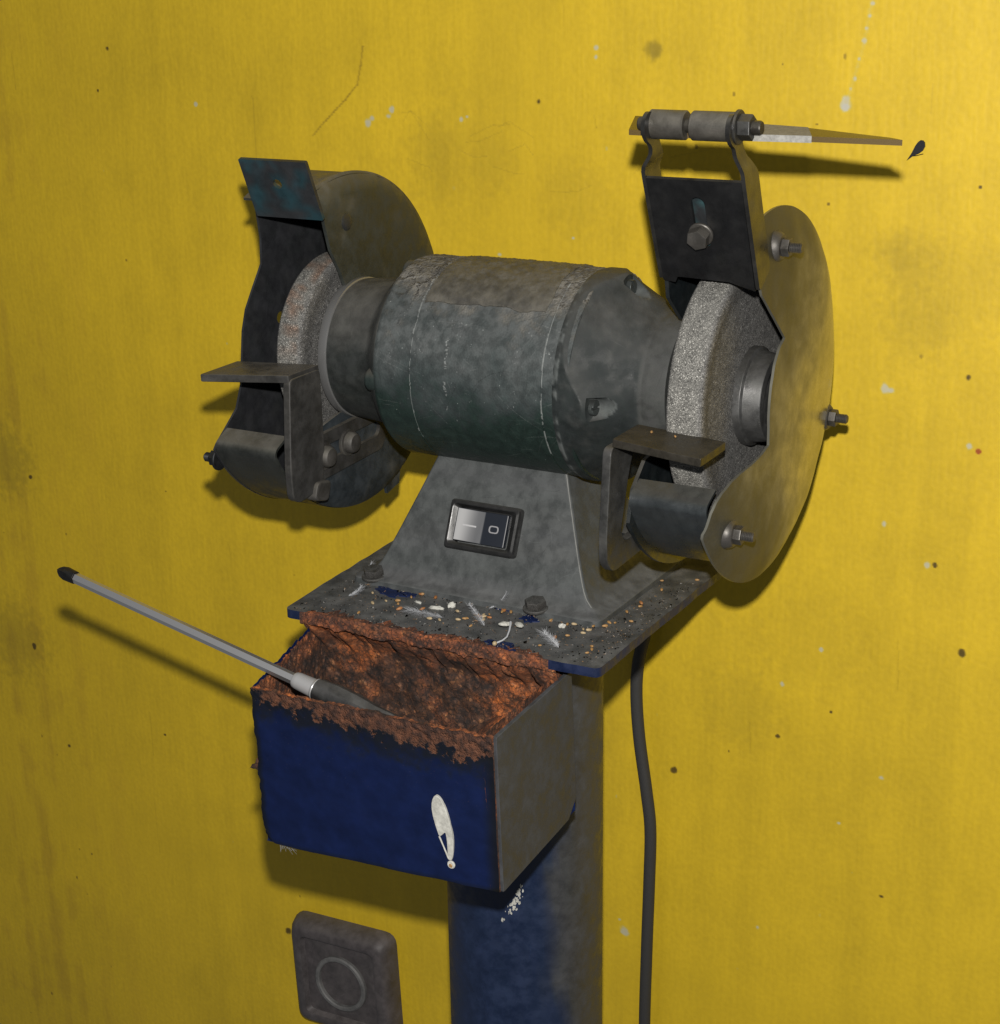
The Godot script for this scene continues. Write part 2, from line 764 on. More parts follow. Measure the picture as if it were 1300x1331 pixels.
	for i in R * R:
		var v := (r1[i] * 0.4 + r2[i] * 0.4 + r3[i] * 0.2) / 255.0
		v = clampf((v - 0.28) * 2.2, 0.0, 1.0)
		var q := rust_colour(v)
		var grey := smoothstep(0.62, 0.8, r3[i] / 255.0 * 0.55 + r1[(i + R * 211) % (R * R)] / 255.0 * 0.45)
		q = q.lerp(Color(0.44, 0.37, 0.34), grey * 0.5)
		var dark := 1.0 - 0.55 * smoothstep(0.24, 0.06, r4[i] / 255.0) * smoothstep(0.35, 0.6, r2[i] / 255.0)
		ra[i * 3] = int(minf(q.r * dark * 1.5, 1.0) * 255.0)
		ra[i * 3 + 1] = int(minf(q.g * dark * 1.5, 1.0) * 255.0)
		ra[i * 3 + 2] = int(minf(q.b * dark * 1.5, 1.0) * 255.0)
		rh[i] = int(clampf(r2[i] * 0.5 + r3[i] * 0.3 + r4[i] * 0.35, 0, 255))
	M.rust = plain("flaking_rust", Color(1, 1, 1), 0.9)
	M.rust.albedo_texture = tex(R, R, ra)
	M.rust.heightmap_enabled = true
	M.rust.heightmap_texture = tex(R, R, rh, false)
	M.rust.heightmap_scale = 0.06
	M.rust.vertex_color_use_as_albedo = true
	M.rust.vertex_color_is_srgb = true
	triplanar(M.rust, 105)

	M.black = plain("black_plastic", Color(0.012, 0.012, 0.014), 0.3)
	M.rocker = plain("glossy_black_plastic", Color(0.012, 0.015, 0.022), 0.42)
	M.mark = plain("grey_marking", Color(0.25, 0.25, 0.26), 0.5)
	M.cable = plain("black_rubber", Color(0.034, 0.033, 0.032), 0.7)
	M.cable.heightmap_enabled = true
	M.cable.heightmap_texture = M.t_grime_h
	M.cable.heightmap_scale = 0.03
	triplanar(M.cable, 60)
	M.shield = plain("yellowed_plastic", Color(0.085, 0.055, 0.018), 0.35)
	M.shield.transparency = BaseMaterial3D.TRANSPARENCY_ALPHA
	M.shield.albedo_color.a = 0.86
	M.paper = plain("worn_white_label", Color(0.5, 0.49, 0.46), 0.7)
	M.paper.albedo_texture = M.t_grime
	triplanar(M.paper, 40)
	M.seed = plain("golden_seed", Color(0.29, 0.165, 0.06), 0.5)
	M.seed_pale = plain("pale_seed", Color(0.34, 0.26, 0.15), 0.55)
	M.seed_red = plain("reddish_seed", Color(0.28, 0.12, 0.04), 0.5)
	M.feather = plain("white_down", Color(0.42, 0.43, 0.45), 0.8)
	M.feather.backlight_enabled = true
	M.feather.backlight = Color(0.4, 0.4, 0.42)
	M.white = plain("dried_white_dropping", Color(0.88, 0.87, 0.81), 0.8)
	M.white.albedo_texture = M.t_grime
	triplanar(M.white, 60)
	M.blue = plain("blue_paint", Color(0.006, 0.017, 0.075), 0.42)
	M.blue.albedo_texture = M.t_grime
	triplanar(M.blue, 90)
	M.blue.albedo_color = Color(0.010, 0.028, 0.13).linear_to_srgb()
	M.insect = plain("dark_wing", Color(0.006, 0.006, 0.009), 0.4)


func rust_colour(v: float) -> Color:
	var stops := [Color(0.17, 0.125, 0.115), Color(0.30, 0.195, 0.150), Color(0.42, 0.260, 0.180), Color(0.54, 0.325, 0.20), Color(0.64, 0.41, 0.25)]
	var x := v * 4.0
	var i := mini(int(x), 3)
	return stops[i].lerp(stops[i + 1], x - i)


# ------------------------------------------------------------------ wall

func build_wall():
	var W := 1600
	var streak := FastNoiseLite.new()
	streak.seed = 5
	streak.noise_type = FastNoiseLite.TYPE_SIMPLEX_SMOOTH
	streak.frequency = 0.03
	streak.fractal_octaves = 5
	var si := streak.get_seamless_image(W, 48, false, false, 0.1)
	si.resize(W, W, Image.INTERPOLATE_CUBIC)
	var s := si.get_data()
	var fi := FastNoiseLite.new()
	fi.seed = 6
	fi.frequency = 0.22
	fi.fractal_octaves = 2
	var fim := fi.get_seamless_image(W, 200, false, false, 0.1)
	fim.resize(W, W, Image.INTERPOLATE_CUBIC)
	var f := fim.get_data()
	var big := noise_bytes(W, W, 0.0035, 41, 5)
	var mid := noise_bytes(W, W, 0.014, 42, 5)
	var fine := noise_bytes(W, W, 0.16, 43, 2)
	var d := PackedByteArray(); d.resize(W * W * 3)
	var hh := PackedByteArray(); hh.resize(W * W)
	for i in W * W:
		var x := i % W
		var g := (s[i] - 128) * 0.00022 + (big[i] - 128) * 0.00030 + (mid[i] - 128) * 0.00022 + (fine[i] - 128) * 0.00022 + (f[i] - 128) * 0.00015
		var v := 1.0 + g
		var dirt := smoothstep(0.60, 0.85, big[i] / 255.0 * 0.45 + s[i] / 255.0 * 0.4 + mid[i] / 255.0 * 0.2)
		dirt = maxf(dirt * 0.05, smoothstep(520.0, 290.0, float(x)) * smoothstep(0.40, 0.75, s[i] / 255.0 * 0.55 + mid[i] / 255.0 * 0.45) * 0.42)
		var r := lerpf(207.0, 150.0, dirt) * v
		var gg := lerpf(174.0, 119.0, dirt) * v
		var b := lerpf(30.0, 34.0, dirt) * v
		d[i * 3] = int(clampf(r, 0, 255))
		d[i * 3 + 1] = int(clampf(gg, 0, 255))
		d[i * 3 + 2] = int(clampf(b, 0, 255))
		hh[i] = int(clampf(mid[i] * 0.5 + fine[i] * 0.3 + f[i] * 0.25, 0, 255))
	var im := Image.create_from_data(W, W, false, Image.FORMAT_RGB8, d)
	# smudges, flecks, droppings and scratches that are on this wall (x, y in mm, size, darkness)
	for q in [[-187, 114, 34, 0.07], [-131, 102, 30, 0.06], [-160, 108, 60, 0.05], [4, 190, 9, 0.4], [199, 51, 30, 0.09], [207, 8, 34, 0.08], [188, 55, 22, 0.08], [85, -312, 45, 0.08], [-690, -208, 50, 0.22], [-704, -403, 60, 0.18], [98, 38, 20, 0.2], [220, 30, 60, 0.05], [60, -260, 60, 0.05], [-240, 60, 60, 0.05], [-60, 80, 40, 0.07], [140, -250, 60, 0.04]]:
		blot(im, q[0], q[1], q[2], Color(0.33, 0.29, 0.12), q[3], 0.75)
	for q in [[-512, 185, 2.5], [-527, 149, 1.5], [-250, -287, 1.8], [-109, -271, 2], [246, -27, 2], [232, -168, 1.8], [245, 104, 2], [208, -448, 2], [256, -232, 3], [-376, -651, 5], [-513, -469, 2.2], [-12, -15, 2], [-106, -14, 2], [-90, 151, 1.8], [-177, -443, 2.5], [-250, -532, 2], [-658, -223, 3], [-678, -406, 3], [-644, -511, 2], [30, -380, 4], [118, -330, 2], [160, -300, 1.6], [-340, -300, 2.4]]:
		blot(im, q[0], q[1], q[2], Color(0.20, 0.15, 0.06), 0.75, 0.4, 0.5 + rng.randf() * 0.9)
	for i in 90:
		blot(im, rng.randf_range(-800, 380), rng.randf_range(-950, 250), rng.randf_range(0.5, 1.5), Color(0.24, 0.18, 0.06) if i % 3 else Color(0.72, 0.68, 0.5), rng.randf_range(0.2, 0.6), 0.4, rng.randf_range(0.5, 1.8))
	for q in [[-245, 130, 4], [-241, 134, 3], [-225, 136, 3.5], [-222, 141, 3], [-42, 191, 2.5], [-42, 184, 2], [149, 156, 5.5], [149, 153, 4], [152, 166, 1.5], [155, 173, 2], [157, 186, 1.5], [160, 198, 2.5], [161, 206, 2], [163, 214, 2], [165, 222, 2.5], [-158, 136, 2.5], [-153, 138, 2], [-419, 140, 2.5], [202, -346, 3], [-18, -534, 2.5], [-13, -544, 5], [107, -505, 2], [226, -169, 3], [193, -142, 2.5], [-126, 33, 2.5], [188, -41, 4], [192, -42, 3], [250, -76, 3], [-61, 50, 2], [171, -393, 2], [40, 95, 1.5], [150, -250, 2], [120, -285, 2]]:
		blot(im, q[0], q[1], q[2], Color(0.72, 0.71, 0.66), 0.85, 0.55, 0.6 + rng.randf() * 0.7)
	blot(im, 257, -79, 2.2, Color(0.55, 0.2, 0.08), 0.8, 0.5)
	stroke(im, [-247, 190, -250, 175, -254, 160, -266, 148, -280, 136, -292, 126, -300, 118], 1.0, Color(0.45, 0.36, 0.1), 0.55)
	stroke(im, [164, 226, 160, 196, 152, 165, 149, 156], 1.3, Color(0.75, 0.7, 0.5), 0.4)
	for k in 14:
		var x := rng.randf_range(-240, 20)
		var y := rng.randf_range(60, 150)
		stroke(im, [x, y, x + rng.randf_range(6, 22), y + rng.randf_range(-6, 10), x + rng.randf_range(20, 38), y + rng.randf_range(-14, 14)], 0.7, Color(0.36, 0.31, 0.12), 0.14)
	for k in 30:
		var x := rng.randf_range(-780, 350)
		var y := rng.randf_range(-900, 230)
		stroke(im, [x, y, x + rng.randf_range(-3, 3), y + rng.randf_range(8, 60)], 0.8, Color(0.36, 0.3, 0.1), rng.randf_range(0.08, 0.22))
	var m := StandardMaterial3D.new()
	m.resource_name = "yellow_wall_paint"
	m.albedo_texture = ImageTexture.create_from_image(im)
	m.roughness = 0.62
	m.heightmap_enabled = true
	m.heightmap_texture = tex(W, W, hh, false)
	m.heightmap_scale = 0.05
	var g := Geo.new()
	var x0 := -1700.0
	var x1 := 1300.0
	var y0 := -1100.0
	var y1 := 800.0
	var uv := func(x: float, y: float) -> Vector2: return Vector2((x + 1000.0) / 1600.0, (300.0 - y) / 1600.0)
	g.quad(Vector3(x0, y0, -200), Vector3(x1, y0, -200), Vector3(x1, y1, -200), Vector3(x0, y1, -200), uv.call(x0, y0), uv.call(x1, y0), uv.call(x1, y1), uv.call(x0, y1))
	g.quad(Vector3(x1, y0, -320), Vector3(x0, y0, -320), Vector3(x0, y1, -320), Vector3(x1, y1, -320))
	g.quad(Vector3(x0, y1, -200), Vector3(x1, y1, -200), Vector3(x1, y1, -320), Vector3(x0, y1, -320))
	g.quad(Vector3(x0, y0, -320), Vector3(x1, y0, -320), Vector3(x1, y0, -200), Vector3(x0, y0, -200))
	g.quad(Vector3(x0, y0, -320), Vector3(x0, y0, -200), Vector3(x0, y1, -200), Vector3(x0, y1, -320))
	g.quad(Vector3(x1, y0, -200), Vector3(x1, y0, -320), Vector3(x1, y1, -320), Vector3(x1, y1, -200))
	var w := part("wall", g, m)
	tag(w, "scuffed yellow painted wall behind the grinder", "wall")
	w.set_meta("kind", "structure")


func blot(im: Image, x: float, y: float, r: float, c: Color, k: float, soft: float, tall := 1.0):
	var cx := x + 1000.0
	var cy := 300.0 - y
	var R := r * 1.35
	for j in range(int(cy - R * tall), int(cy + R * tall) + 2):
		for i in range(int(cx - R), int(cx + R) + 2):
			var e := Vector2(i + 0.5 - cx, (j + 0.5 - cy) / tall).length() / r
			e += lump.get_noise_2d(i * 0.09 + r * 7, j * 0.09) * 0.45
			var w := k * smoothstep(1.0, 1.0 - soft, e)
			if w > 0.01 and i >= 0 and j >= 0 and i < 1600 and j < 1600:
				im.set_pixel(i, j, im.get_pixel(i, j).lerp(c, w))


func stroke(im: Image, q: Array, r: float, c: Color, k: float):
	for n in range(0, q.size() - 2, 2):
		var a := Vector2(q[n], q[n + 1])
		var b := Vector2(q[n + 2], q[n + 3])
		var L := int(a.distance_to(b)) + 1
		for t in L:
			var p := a.lerp(b, float(t) / L)
			var x := int(p.x + 1000.0)
			var y := int(300.0 - p.y)
			var kk := k * (0.5 + 0.7 * absf(lump.get_noise_2d(p.x * 0.1, p.y * 0.1 + 40)))
			for dx in range(-1, 2):
				if x + dx >= 0 and y >= 0 and x + dx < 1600 and y < 1600:
					im.set_pixel(x + dx, y, im.get_pixel(x + dx, y).lerp(c, kk * (1.0 if dx == 0 else maxf(0.0, r - 0.7))))


# ------------------------------------------------------------------ pedestal stand

func build_stand():
	var o := thing("pedestal_stand", Vector3(10, -1050, 20), "dark blue round steel pedestal with a square mounting plate on top", "stand")
	var g := Geo.new()
	var rows := []
	for k in 41:
		var ring := PackedVector3Array()
		var y := lerpf(-151.0, -1050.0, pow(k / 40.0, 1.3))
		for i in 72:
			var a := TAU * i / 72
			ring.append(Vector3(10.7 + 55.7 * sin(a), y, 19.9 + 55.7 * cos(a)))
		rows.append(ring)
	g.loft(rows)
	var nz := lump
	part("pole", g, M.coat, o, func(p: Vector3, n: Vector3) -> Color:
		var a := rad_to_deg(atan2(p.x - 10.7, p.z - 19.9))
		var k := smoothstep(48.0, 62.0, a + nz.get_noise_2d(p.y * 0.012, 3.0) * 26.0 + nz.get_noise_3dv(p * 0.05) * 9.0 - (p.y + 300.0) * 0.02)
		k *= 1.0 - smoothstep(150.0, 175.0, absf(a))
		var c := Color(0.011, 0.032, 0.105).lerp(Color(0.10, 0.103, 0.108), k * 0.85 + 0.03)
		var v := 0.94 + 0.12 * nz.get_noise_3dv(p * 0.11)
		return Color(c.r * v, c.g * v, c.b * v))
	# mounting plate
	var pl := Geo.new()
	var outline := rounded(poly([-104.5, 131, 121, 126, 121, -95, -118, -95]), 5.0, 4)
	pl.sheet(outline, across_y(-148.0), 6.0, 7.0, func(q: Vector2) -> float:
		return nz.get_noise_2d(q.x * 0.03, q.y * 0.03) * 0.6 - maxf(0.0, q.y - 110.0) * 0.02)
	part("mounting_plate", pl, M.coat, o, func(p: Vector3, n: Vector3) -> Color:
		var d := nz.get_noise_3dv(p * 0.06) * 0.5 + 0.5
		var e := nz.get_noise_3dv(p * 0.2) * 0.5 + 0.5
		var k := smoothstep(0.3, 0.8, n.y)
		var dusty := Color(0.215, 0.215, 0.212).lerp(Color(0.105, 0.11, 0.114), smoothstep(0.35, 0.75, d * 0.6 + e * 0.4))
		return Color(0.008, 0.022, 0.085).lerp(dusty, k))
	# bare blue patches where the dust has been rubbed off
	for q in [[-59, 76, 15, 5], [-30, 56, 20, 4], [0, 61, 16, 4], [17, 66, 15, 3.5], [52, 121, 15, 5], [47, 76, 8, 5], [-45, 74, 8, 3]]:
		var b := Geo.new()
		var out := PackedVector2Array()
		for i in 20:
			var a := TAU * i / 20
			var r := 1.0 + nz.get_noise_2d(cos(a) * 1.6 + q[0], sin(a) * 1.6 + q[1]) * 0.8
			out.append(Vector2(q[0] + cos(a) * q[2] * r * 0.8, q[1] + sin(a) * q[3] * r + cos(a) * q[2] * 0.15))
		b.prism(out, across_y(-144.6), -0.9, 0.35 if q[1] < 110 else 0.0)
		part("blue_patch", b, M.blue, o)
	# paint scraped white on the pole
	var sc := Geo.new()
	for i in 46:
		var t := rng.randf()
		var a := deg_to_rad(lerpf(27.5, 18.0, t) + rng.randfn() * 1.7)
		var y := lerpf(-346.0, -366.0, t) + rng.randfn() * 2.4
		if i > 39:
			a = deg_to_rad(13.0 + rng.randfn() * 0.7)
			y = -372.0 + rng.randfn() * 1.3
		var blob := PackedVector2Array()
		var r := rng.randf_range(0.5, 1.9)
		for k in 7:
			blob.append(Vector2(r * rng.randf_range(0.4, 1.1), 0).rotated(TAU * k / 7.0) * Vector2(0.7, 1.2))
		var n := Vector3(sin(a), 0, cos(a))
		sc.prism(blob, frame(Vector3(10.7, y, 19.9) + n * 55.6, n), -0.2, 0.35)
	part("white_scrape", sc, M.white, o).set_meta("kind", "stuff")


# ------------------------------------------------------------------ bench grinder

func build_grinder():
	var o := thing("bench_grinder", Vector3(0, -144.4, 0), "dusty dark green double ended bench grinder bolted on the pedestal plate", "bench grinder")
	var nz := lump
	var green := Color(0.020, 0.031, 0.029)
	var dust := Color(0.150, 0.140, 0.118)
	var metal := Color(0.12, 0.118, 0.11)
	motor(o)
	# end bells
	var dusty = coat_of(Color(0.050, 0.056, 0.054), Color(0.16, 0.152, 0.135), 1.0, 0.0, 0.85, 0.5)
	var L := Geo.new()
	L.lathe([Vector2(-60, 0), Vector2(-60, 64), Vector2(-72.2, 64), Vector2(-73.5, 63.6), Vector2(-78, 60), Vector2(-83, 54), Vector2(-88, 51), Vector2(-96, 50), Vector2(-108, 49), Vector2(-118, 48.2), Vector2(-121, 47.6), Vector2(-121.2, 0)], 72)
	part("end_bell", L, M.coat, o, coat_of(Color(0.045, 0.051, 0.050), Color(0.155, 0.152, 0.142), 1.0, 0.0, 0.85, 0.5))
	var rg := Geo.new()
	rg.lathe([Vector2(-119, 0), Vector2(-120.4, 46.8), Vector2(-121.5, 48.6), Vector2(-124.5, 49), Vector2(-127.2, 48.4), Vector2(-128, 46.5), Vector2(-128, 0)], 72)
	part("hub_ring", rg, M.ring, o)
	var Rb := Geo.new()
	var cone := [Vector2(60, 0), Vector2(60, 67.6), Vector2(61.5, 68.2), Vector2(62.6, 68.5), Vector2(63.4, 68.5)]
	for k in 41:
		cone.append(Vector2(64.4 + k * 1.2, 68.5))
	cone.append_array([Vector2(113.2, 45.2), Vector2(115.0, 45.0), Vector2(121.0, 44.6), Vector2(124.5, 43.8), Vector2(124.6, 0)])
	# cone that starts further out at the four screw ears and further in between them
	var at_x := func(x: float, a: float) -> float:
		var ear := pow(absf(cos((a - 0.10) * 2.0)), 5.0)
		var x0 := lerpf(65.0, 81.0, ear)
		var r := minf(68.5, lerpf(68.5, 46.0, clampf((x - x0) / (106.5 - x0), 0.0, 1.0)))
		return r if x < 107.0 else 46.0 - 0.8 * smoothstep(107.0, 109.0, x)
	var carve := func(x: float, a: float) -> float:
		if x < 63.5 or x > 112.6:
			return 0.0
		var r: float = at_x.call(x, a)
		var best := r
		for k in 4:
			var d := wrapf(a - deg_to_rad([7.0, 95.0, 187.0, 277.0][k]), -PI, PI)
			if absf(d) < 0.5 and absf(60.0 * sin(d)) < 6.2 and x > 83.0:
				best = minf(best, 60.0 * cos(d) - sqrt(6.2 * 6.2 - pow(60.0 * sin(d), 2.0)))
		return best - 68.5
	Rb.crease = 0.75
	Rb.lathe(cone, 240, Transform3D(), 0.0, 0.0, carve)
	var bell_coat = coat_of(Color(0.036, 0.044, 0.045), Color(0.115, 0.117, 0.114), 1.0, 0.2, 1.0, 0.55)
	part("end_bell", Rb, M.matte, o, func(p: Vector3, n: Vector3) -> Color:
		var c: Color = bell_coat.call(p, n)
		# rim of the casting worn bright here and there, and round the screw recesses
		c = c.lerp(Color(0.115, 0.117, 0.115), smoothstep(106.0, 108.5, p.x) * 0.75)
		var w := smoothstep(64.6, 63.6, p.x) * smoothstep(0.45, 0.62, nz.get_noise_3dv(p * 0.08) * 0.5 + 0.5) * smoothstep(0.1, 0.5, n.z)
		var a := atan2(p.z, p.y)
		for k in 2:
			var d := wrapf(a - deg_to_rad([7.0, 95.0][k]), -PI, PI)
			if p.x > 83.5 and p.x < 106.0 and absf(d) < 0.115 and Vector2(p.y, p.z).length() < at_x.call(p.x, a) - 0.25:
				w = maxf(w, 0.7)
		return c.lerp(Color(0.24, 0.26, 0.26), w * 0.75))
	for k in 4:
		var a := deg_to_rad([7.0, 95.0, 187.0, 277.0][k])
		var c := Vector3(0, cos(a), sin(a)) * 60.0
		slotted_screw(o, c + Vector3(84.6, 0, 0), Vector3(1, 0, 0), 4.9, 0.5 + k)
		var bl := Geo.new()
		var cl := Vector3(0, cos(a), sin(a)) * 57.5
		bl.lathe([Vector2(0, 0), Vector2(0, 8), Vector2(14, 8), Vector2(16, 6.5), Vector2(16, 0)], 24, along(cl + Vector3(-64, 0, 0), Vector3(-1, 0, 0)))
		part("screw_boss", bl, M.coat, o, coat_of(green * 1.6, dust, 0.8))
	pedestal(o)
	rocker_switch(o)
	right_end(o, green, dust, metal)
	left_end(o, green, dust, metal)


func motor(o: Node3D):
	# body texture: u goes round from the top over the front, v along the spindle
	var W := 1024
	var H := 384
	var cells := noise_bytes(W, H, 0.045, 51, 1, FastNoiseLite.TYPE_CELLULAR, FastNoiseLite.RETURN_DISTANCE2_SUB)
	var cells2 := noise_bytes(W, H, 0.018, 56, 1, FastNoiseLite.TYPE_CELLULAR, FastNoiseLite.RETURN_DISTANCE2_SUB)
	var n1 := noise_bytes(W, H, 0.009, 52, 5)
	var n2 := noise_bytes(W, H, 0.04, 53, 5)
	var n3 := noise_bytes(W, H, 0.25, 54, 2)
	var n4 := noise_bytes(W, H, 0.02, 55, 4)
	var ln := scratches(W, H, 330, 58)
	var alb := PackedByteArray(); alb.resize(W * H * 3)
	var hei := PackedByteArray(); hei.resize(W * H)
	var rou := PackedByteArray(); rou.resize(W * H)
	for j in H:
		var x := -71.4 + 150.0 * j / H
		for i in W:
			var q := j * W + i
			var a := 360.0 * i / W
			if a > 180.0:
				a -= 360.0
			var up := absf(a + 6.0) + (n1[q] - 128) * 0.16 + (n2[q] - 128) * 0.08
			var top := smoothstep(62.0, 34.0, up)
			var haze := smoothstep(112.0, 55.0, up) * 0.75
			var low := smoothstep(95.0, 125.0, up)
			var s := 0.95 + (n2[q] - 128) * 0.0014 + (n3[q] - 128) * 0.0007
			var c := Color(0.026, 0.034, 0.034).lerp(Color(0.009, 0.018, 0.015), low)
			c = c.lerp(Color(0.076, 0.080, 0.080), haze * (0.50 + 0.30 * smoothstep(0.48, 0.56, n2[q] / 255.0) + (n4[q] - 128) * 0.003))
			var gr := Color(0.135, 0.128, 0.112).lerp(Color(0.070, 0.067, 0.061), smoothstep(0.4, 0.65, n2[q] / 255.0))
			gr = gr.lerp(Color(0.17, 0.165, 0.15), smoothstep(0.58, 0.75, n4[q] / 255.0) * 0.5)
			# crust broken into flakes
			var crack := smoothstep(0.13, 0.02, cells[q] / 255.0) * smoothstep(0.46, 0.62, n4[q] / 255.0)
			crack = maxf(crack, smoothstep(0.07, 0.0, cells2[q] / 255.0) * smoothstep(0.42, 0.6, n1[q] / 255.0))
			crack *= smoothstep(-20.0, -48.0, x) + smoothstep(40.0, 50.0, x) * 0.7 + 0.15
			gr = gr.lerp(Color(0.028, 0.026, 0.024), crack * 0.8)
			c = c.lerp(gr, top)
			# bright wear along the two body seams, below the crust
			var seam := minf(absf(x + 43.1 + (n4[q] - 128) * 0.004), absf(x - 52.1 + (n4[q] - 128) * 0.004))
			if seam < 0.40 and a > 22.0 and a < 128.0 and n2[q] > 84:
				c = c.lerp(Color(0.20, 0.21, 0.205), 0.6)
			# paint drips and flecks
			if n3[q] > 236 and n2[q] > 160:
				c = c.lerp(Color(0.40, 0.40, 0.38), 0.7)
			if ln[q] > 140:
				c = c.lerp(Color(0.17, 0.175, 0.17), (ln[q] - 128) / 127.0 * 0.38)
			elif ln[q] < 116:
				c = c.lerp(Color(0.008, 0.01, 0.01), (128 - ln[q]) / 127.0)
			# chips down to pale primer
			if cells[q] < 3 and n3[q] > 175 and n4[q] > 150 and up > 40.0 and up < 112.0:
				c = c.lerp(Color(0.20, 0.21, 0.205), 0.7)
			var drip := absf(x + 17.0 + (n2[q] - 128) * 0.02)
			if drip < 0.8 and a > 60.0 and a < 105.0 and n4[q] > 118 and n3[q] > 120:
				c = c.lerp(Color(0.22, 0.23, 0.225), 0.5)
			var e := c.linear_to_srgb()
			alb[q * 3] = int(clampf(e.r * s * 1.1, 0, 1) * 255)
			alb[q * 3 + 1] = int(clampf(e.g * s * 1.1, 0, 1) * 255)
			alb[q * 3 + 2] = int(clampf(e.b * s * 1.1, 0, 1) * 255)
			hei[q] = int(clampf(90 + top * (60 + (n2[q] - 128) * 0.8 + (n3[q] - 128) * 0.25 + (n4[q] - 128) * 0.5 - crack * 90) + (1.0 - top) * ((n2[q] - 128) * 0.12 + (n3[q] - 128) * 0.06), 0, 255))
			rou[q] = int(clampf(225 * maxf(top, haze) + 120 * (1.0 - maxf(top, haze)) + (n2[q] - 128) * 0.35, 70, 255))
	var m := StandardMaterial3D.new()
	m.resource_name = "grimy_green_paint"
	m.albedo_texture = tex(W, H, alb)
	m.roughness = 0.95
	m.roughness_texture = tex(W, H, rou, false)
	m.heightmap_enabled = true
	m.heightmap_texture = tex(W, H, hei, false)
	m.heightmap_scale = 0.2
	var g := Geo.new()
	var nz := lump
	var lumpy := func(x: float, a: float) -> float:
		var d := a if a < PI else a - TAU
		var top := smoothstep(1.15, 0.7, absf(d + 0.1))
		return top * (0.5 + 0.8 * nz.get_noise_3d(x * 0.09, cos(a) * 6.0, sin(a) * 6.0) + 0.55 * nz.get_noise_3d(x * 0.33, cos(a) * 22.0, sin(a) * 22.0))
	var prof := [Vector2(-71.4, 60), Vector2(-71.4, 65), Vector2(-70.8, 66.4), Vector2(-69.2, 67.2)]
	for k in 17:
		prof.append(Vector2(-68.0 + k * 1.45, 67.2))
	prof.append_array([Vector2(-43.6, 67.2), Vector2(-43.4, 66.7), Vector2(-42.8, 66.7), Vector2(-42.6, 67.2)])
	for k in 63:
		prof.append(Vector2(-41.4 + k * 1.48, 67.2))
	prof.append_array([Vector2(51.7, 67.2), Vector2(51.9, 66.7), Vector2(52.5, 66.7), Vector2(52.7, 67.2)])
	for k in 12:
		prof.append(Vector2(53.8 + k * 1.4, 67.2))
	prof.append_array([Vector2(70, 67.2), Vector2(70, 55)])
	g.closed = false
	g.lathe(prof, 260, Transform3D(), 1.0 / 150.0, -71.4, lumpy)
	# closed = false leaves the winding as written; the outside faces away from the axis
	if (g.p[1] - g.p[0]).cross(g.p[2] - g.p[0]).dot(Vector3(0, g.p[0].y, g.p[0].z)) < 0:
		pass
	part("motor_body", g, m, o)
	# dust caked name plate on the crown of the motor
	var np := Geo.new()
	var ang := func(u: float, v: float) -> Vector3:
		var ex := nz.get_noise_2d(v * 3.0, 8.0) * 2.5
		var ea := nz.get_noise_2d(u * 3.5, 2.0) * 2.6
		var x := lerpf(-41.0, 46.0 + ex, u)
		var a := deg_to_rad(lerpf(-44.0, 45.0 + ea, v))
		var rim := minf(minf(u, 1.0 - u) * 24.0, minf(v, 1.0 - v) * 24.0)
		var r := 68.3 + 0.5 * minf(rim, 1.0) + (0.8 * nz.get_noise_3d(x * 0.08, a * 6.0, 3.0) + 0.8 * nz.get_noise_3d(x * 0.28, a * 19.0, 9.0)) * smoothstep(0.95, 0.5, v)
		return Vector3(x, r * cos(a), r * sin(a))
	np.grid(90, 84, ang)
	for e in [[0, 0, 1, 0], [1, 0, 1, 1], [1, 1, 0, 1], [0, 1, 0, 0]]:
		for k in 40:
			var A: Vector3 = ang.call(lerpf(e[0], e[2], k / 40.0), lerpf(e[1], e[3], k / 40.0))
			var B: Vector3 = ang.call(lerpf(e[0], e[2], (k + 1) / 40.0), lerpf(e[1], e[3], (k + 1) / 40.0))
			np.quad(A, B, Vector3(B.x, B.y * 0.975, B.z * 0.975), Vector3(A.x, A.y * 0.975, A.z * 0.975))
	part("name_plate", np, M.crust, o, func(p: Vector3, n: Vector3) -> Color:
		var b := nz.get_noise_3dv(p * 0.12) * 0.5 + 0.5
		var d := nz.get_noise_3dv(p * 0.035) * 0.5 + 0.5
		var c := Color(0.205, 0.192, 0.165).lerp(Color(0.115, 0.110, 0.100), smoothstep(0.35, 0.7, b * 0.5 + d * 0.5))
		return c)


func rr_ring(y: float, hx: float, zf: float, zb: float, r: float) -> PackedVector3Array:
	var o := PackedVector3Array()
	for q in [[1, 1], [-1, 1], [-1, -1], [1, -1]]:
		var cx: float = q[0] * (hx - r)
		var cz: float = (zf - r) if q[1] > 0 else (zb + r)
		var a0: float = {"1,1": 0.0, "-1,1": 90.0, "-1,-1": 180.0, "1,-1": 270.0}["%d,%d" % q]
		for k in 6:
			var a := deg_to_rad(a0 + 90.0 * k / 5.0)
			o.append(Vector3(cx + r * cos(a), y, cz + r * sin(a)))
	return o


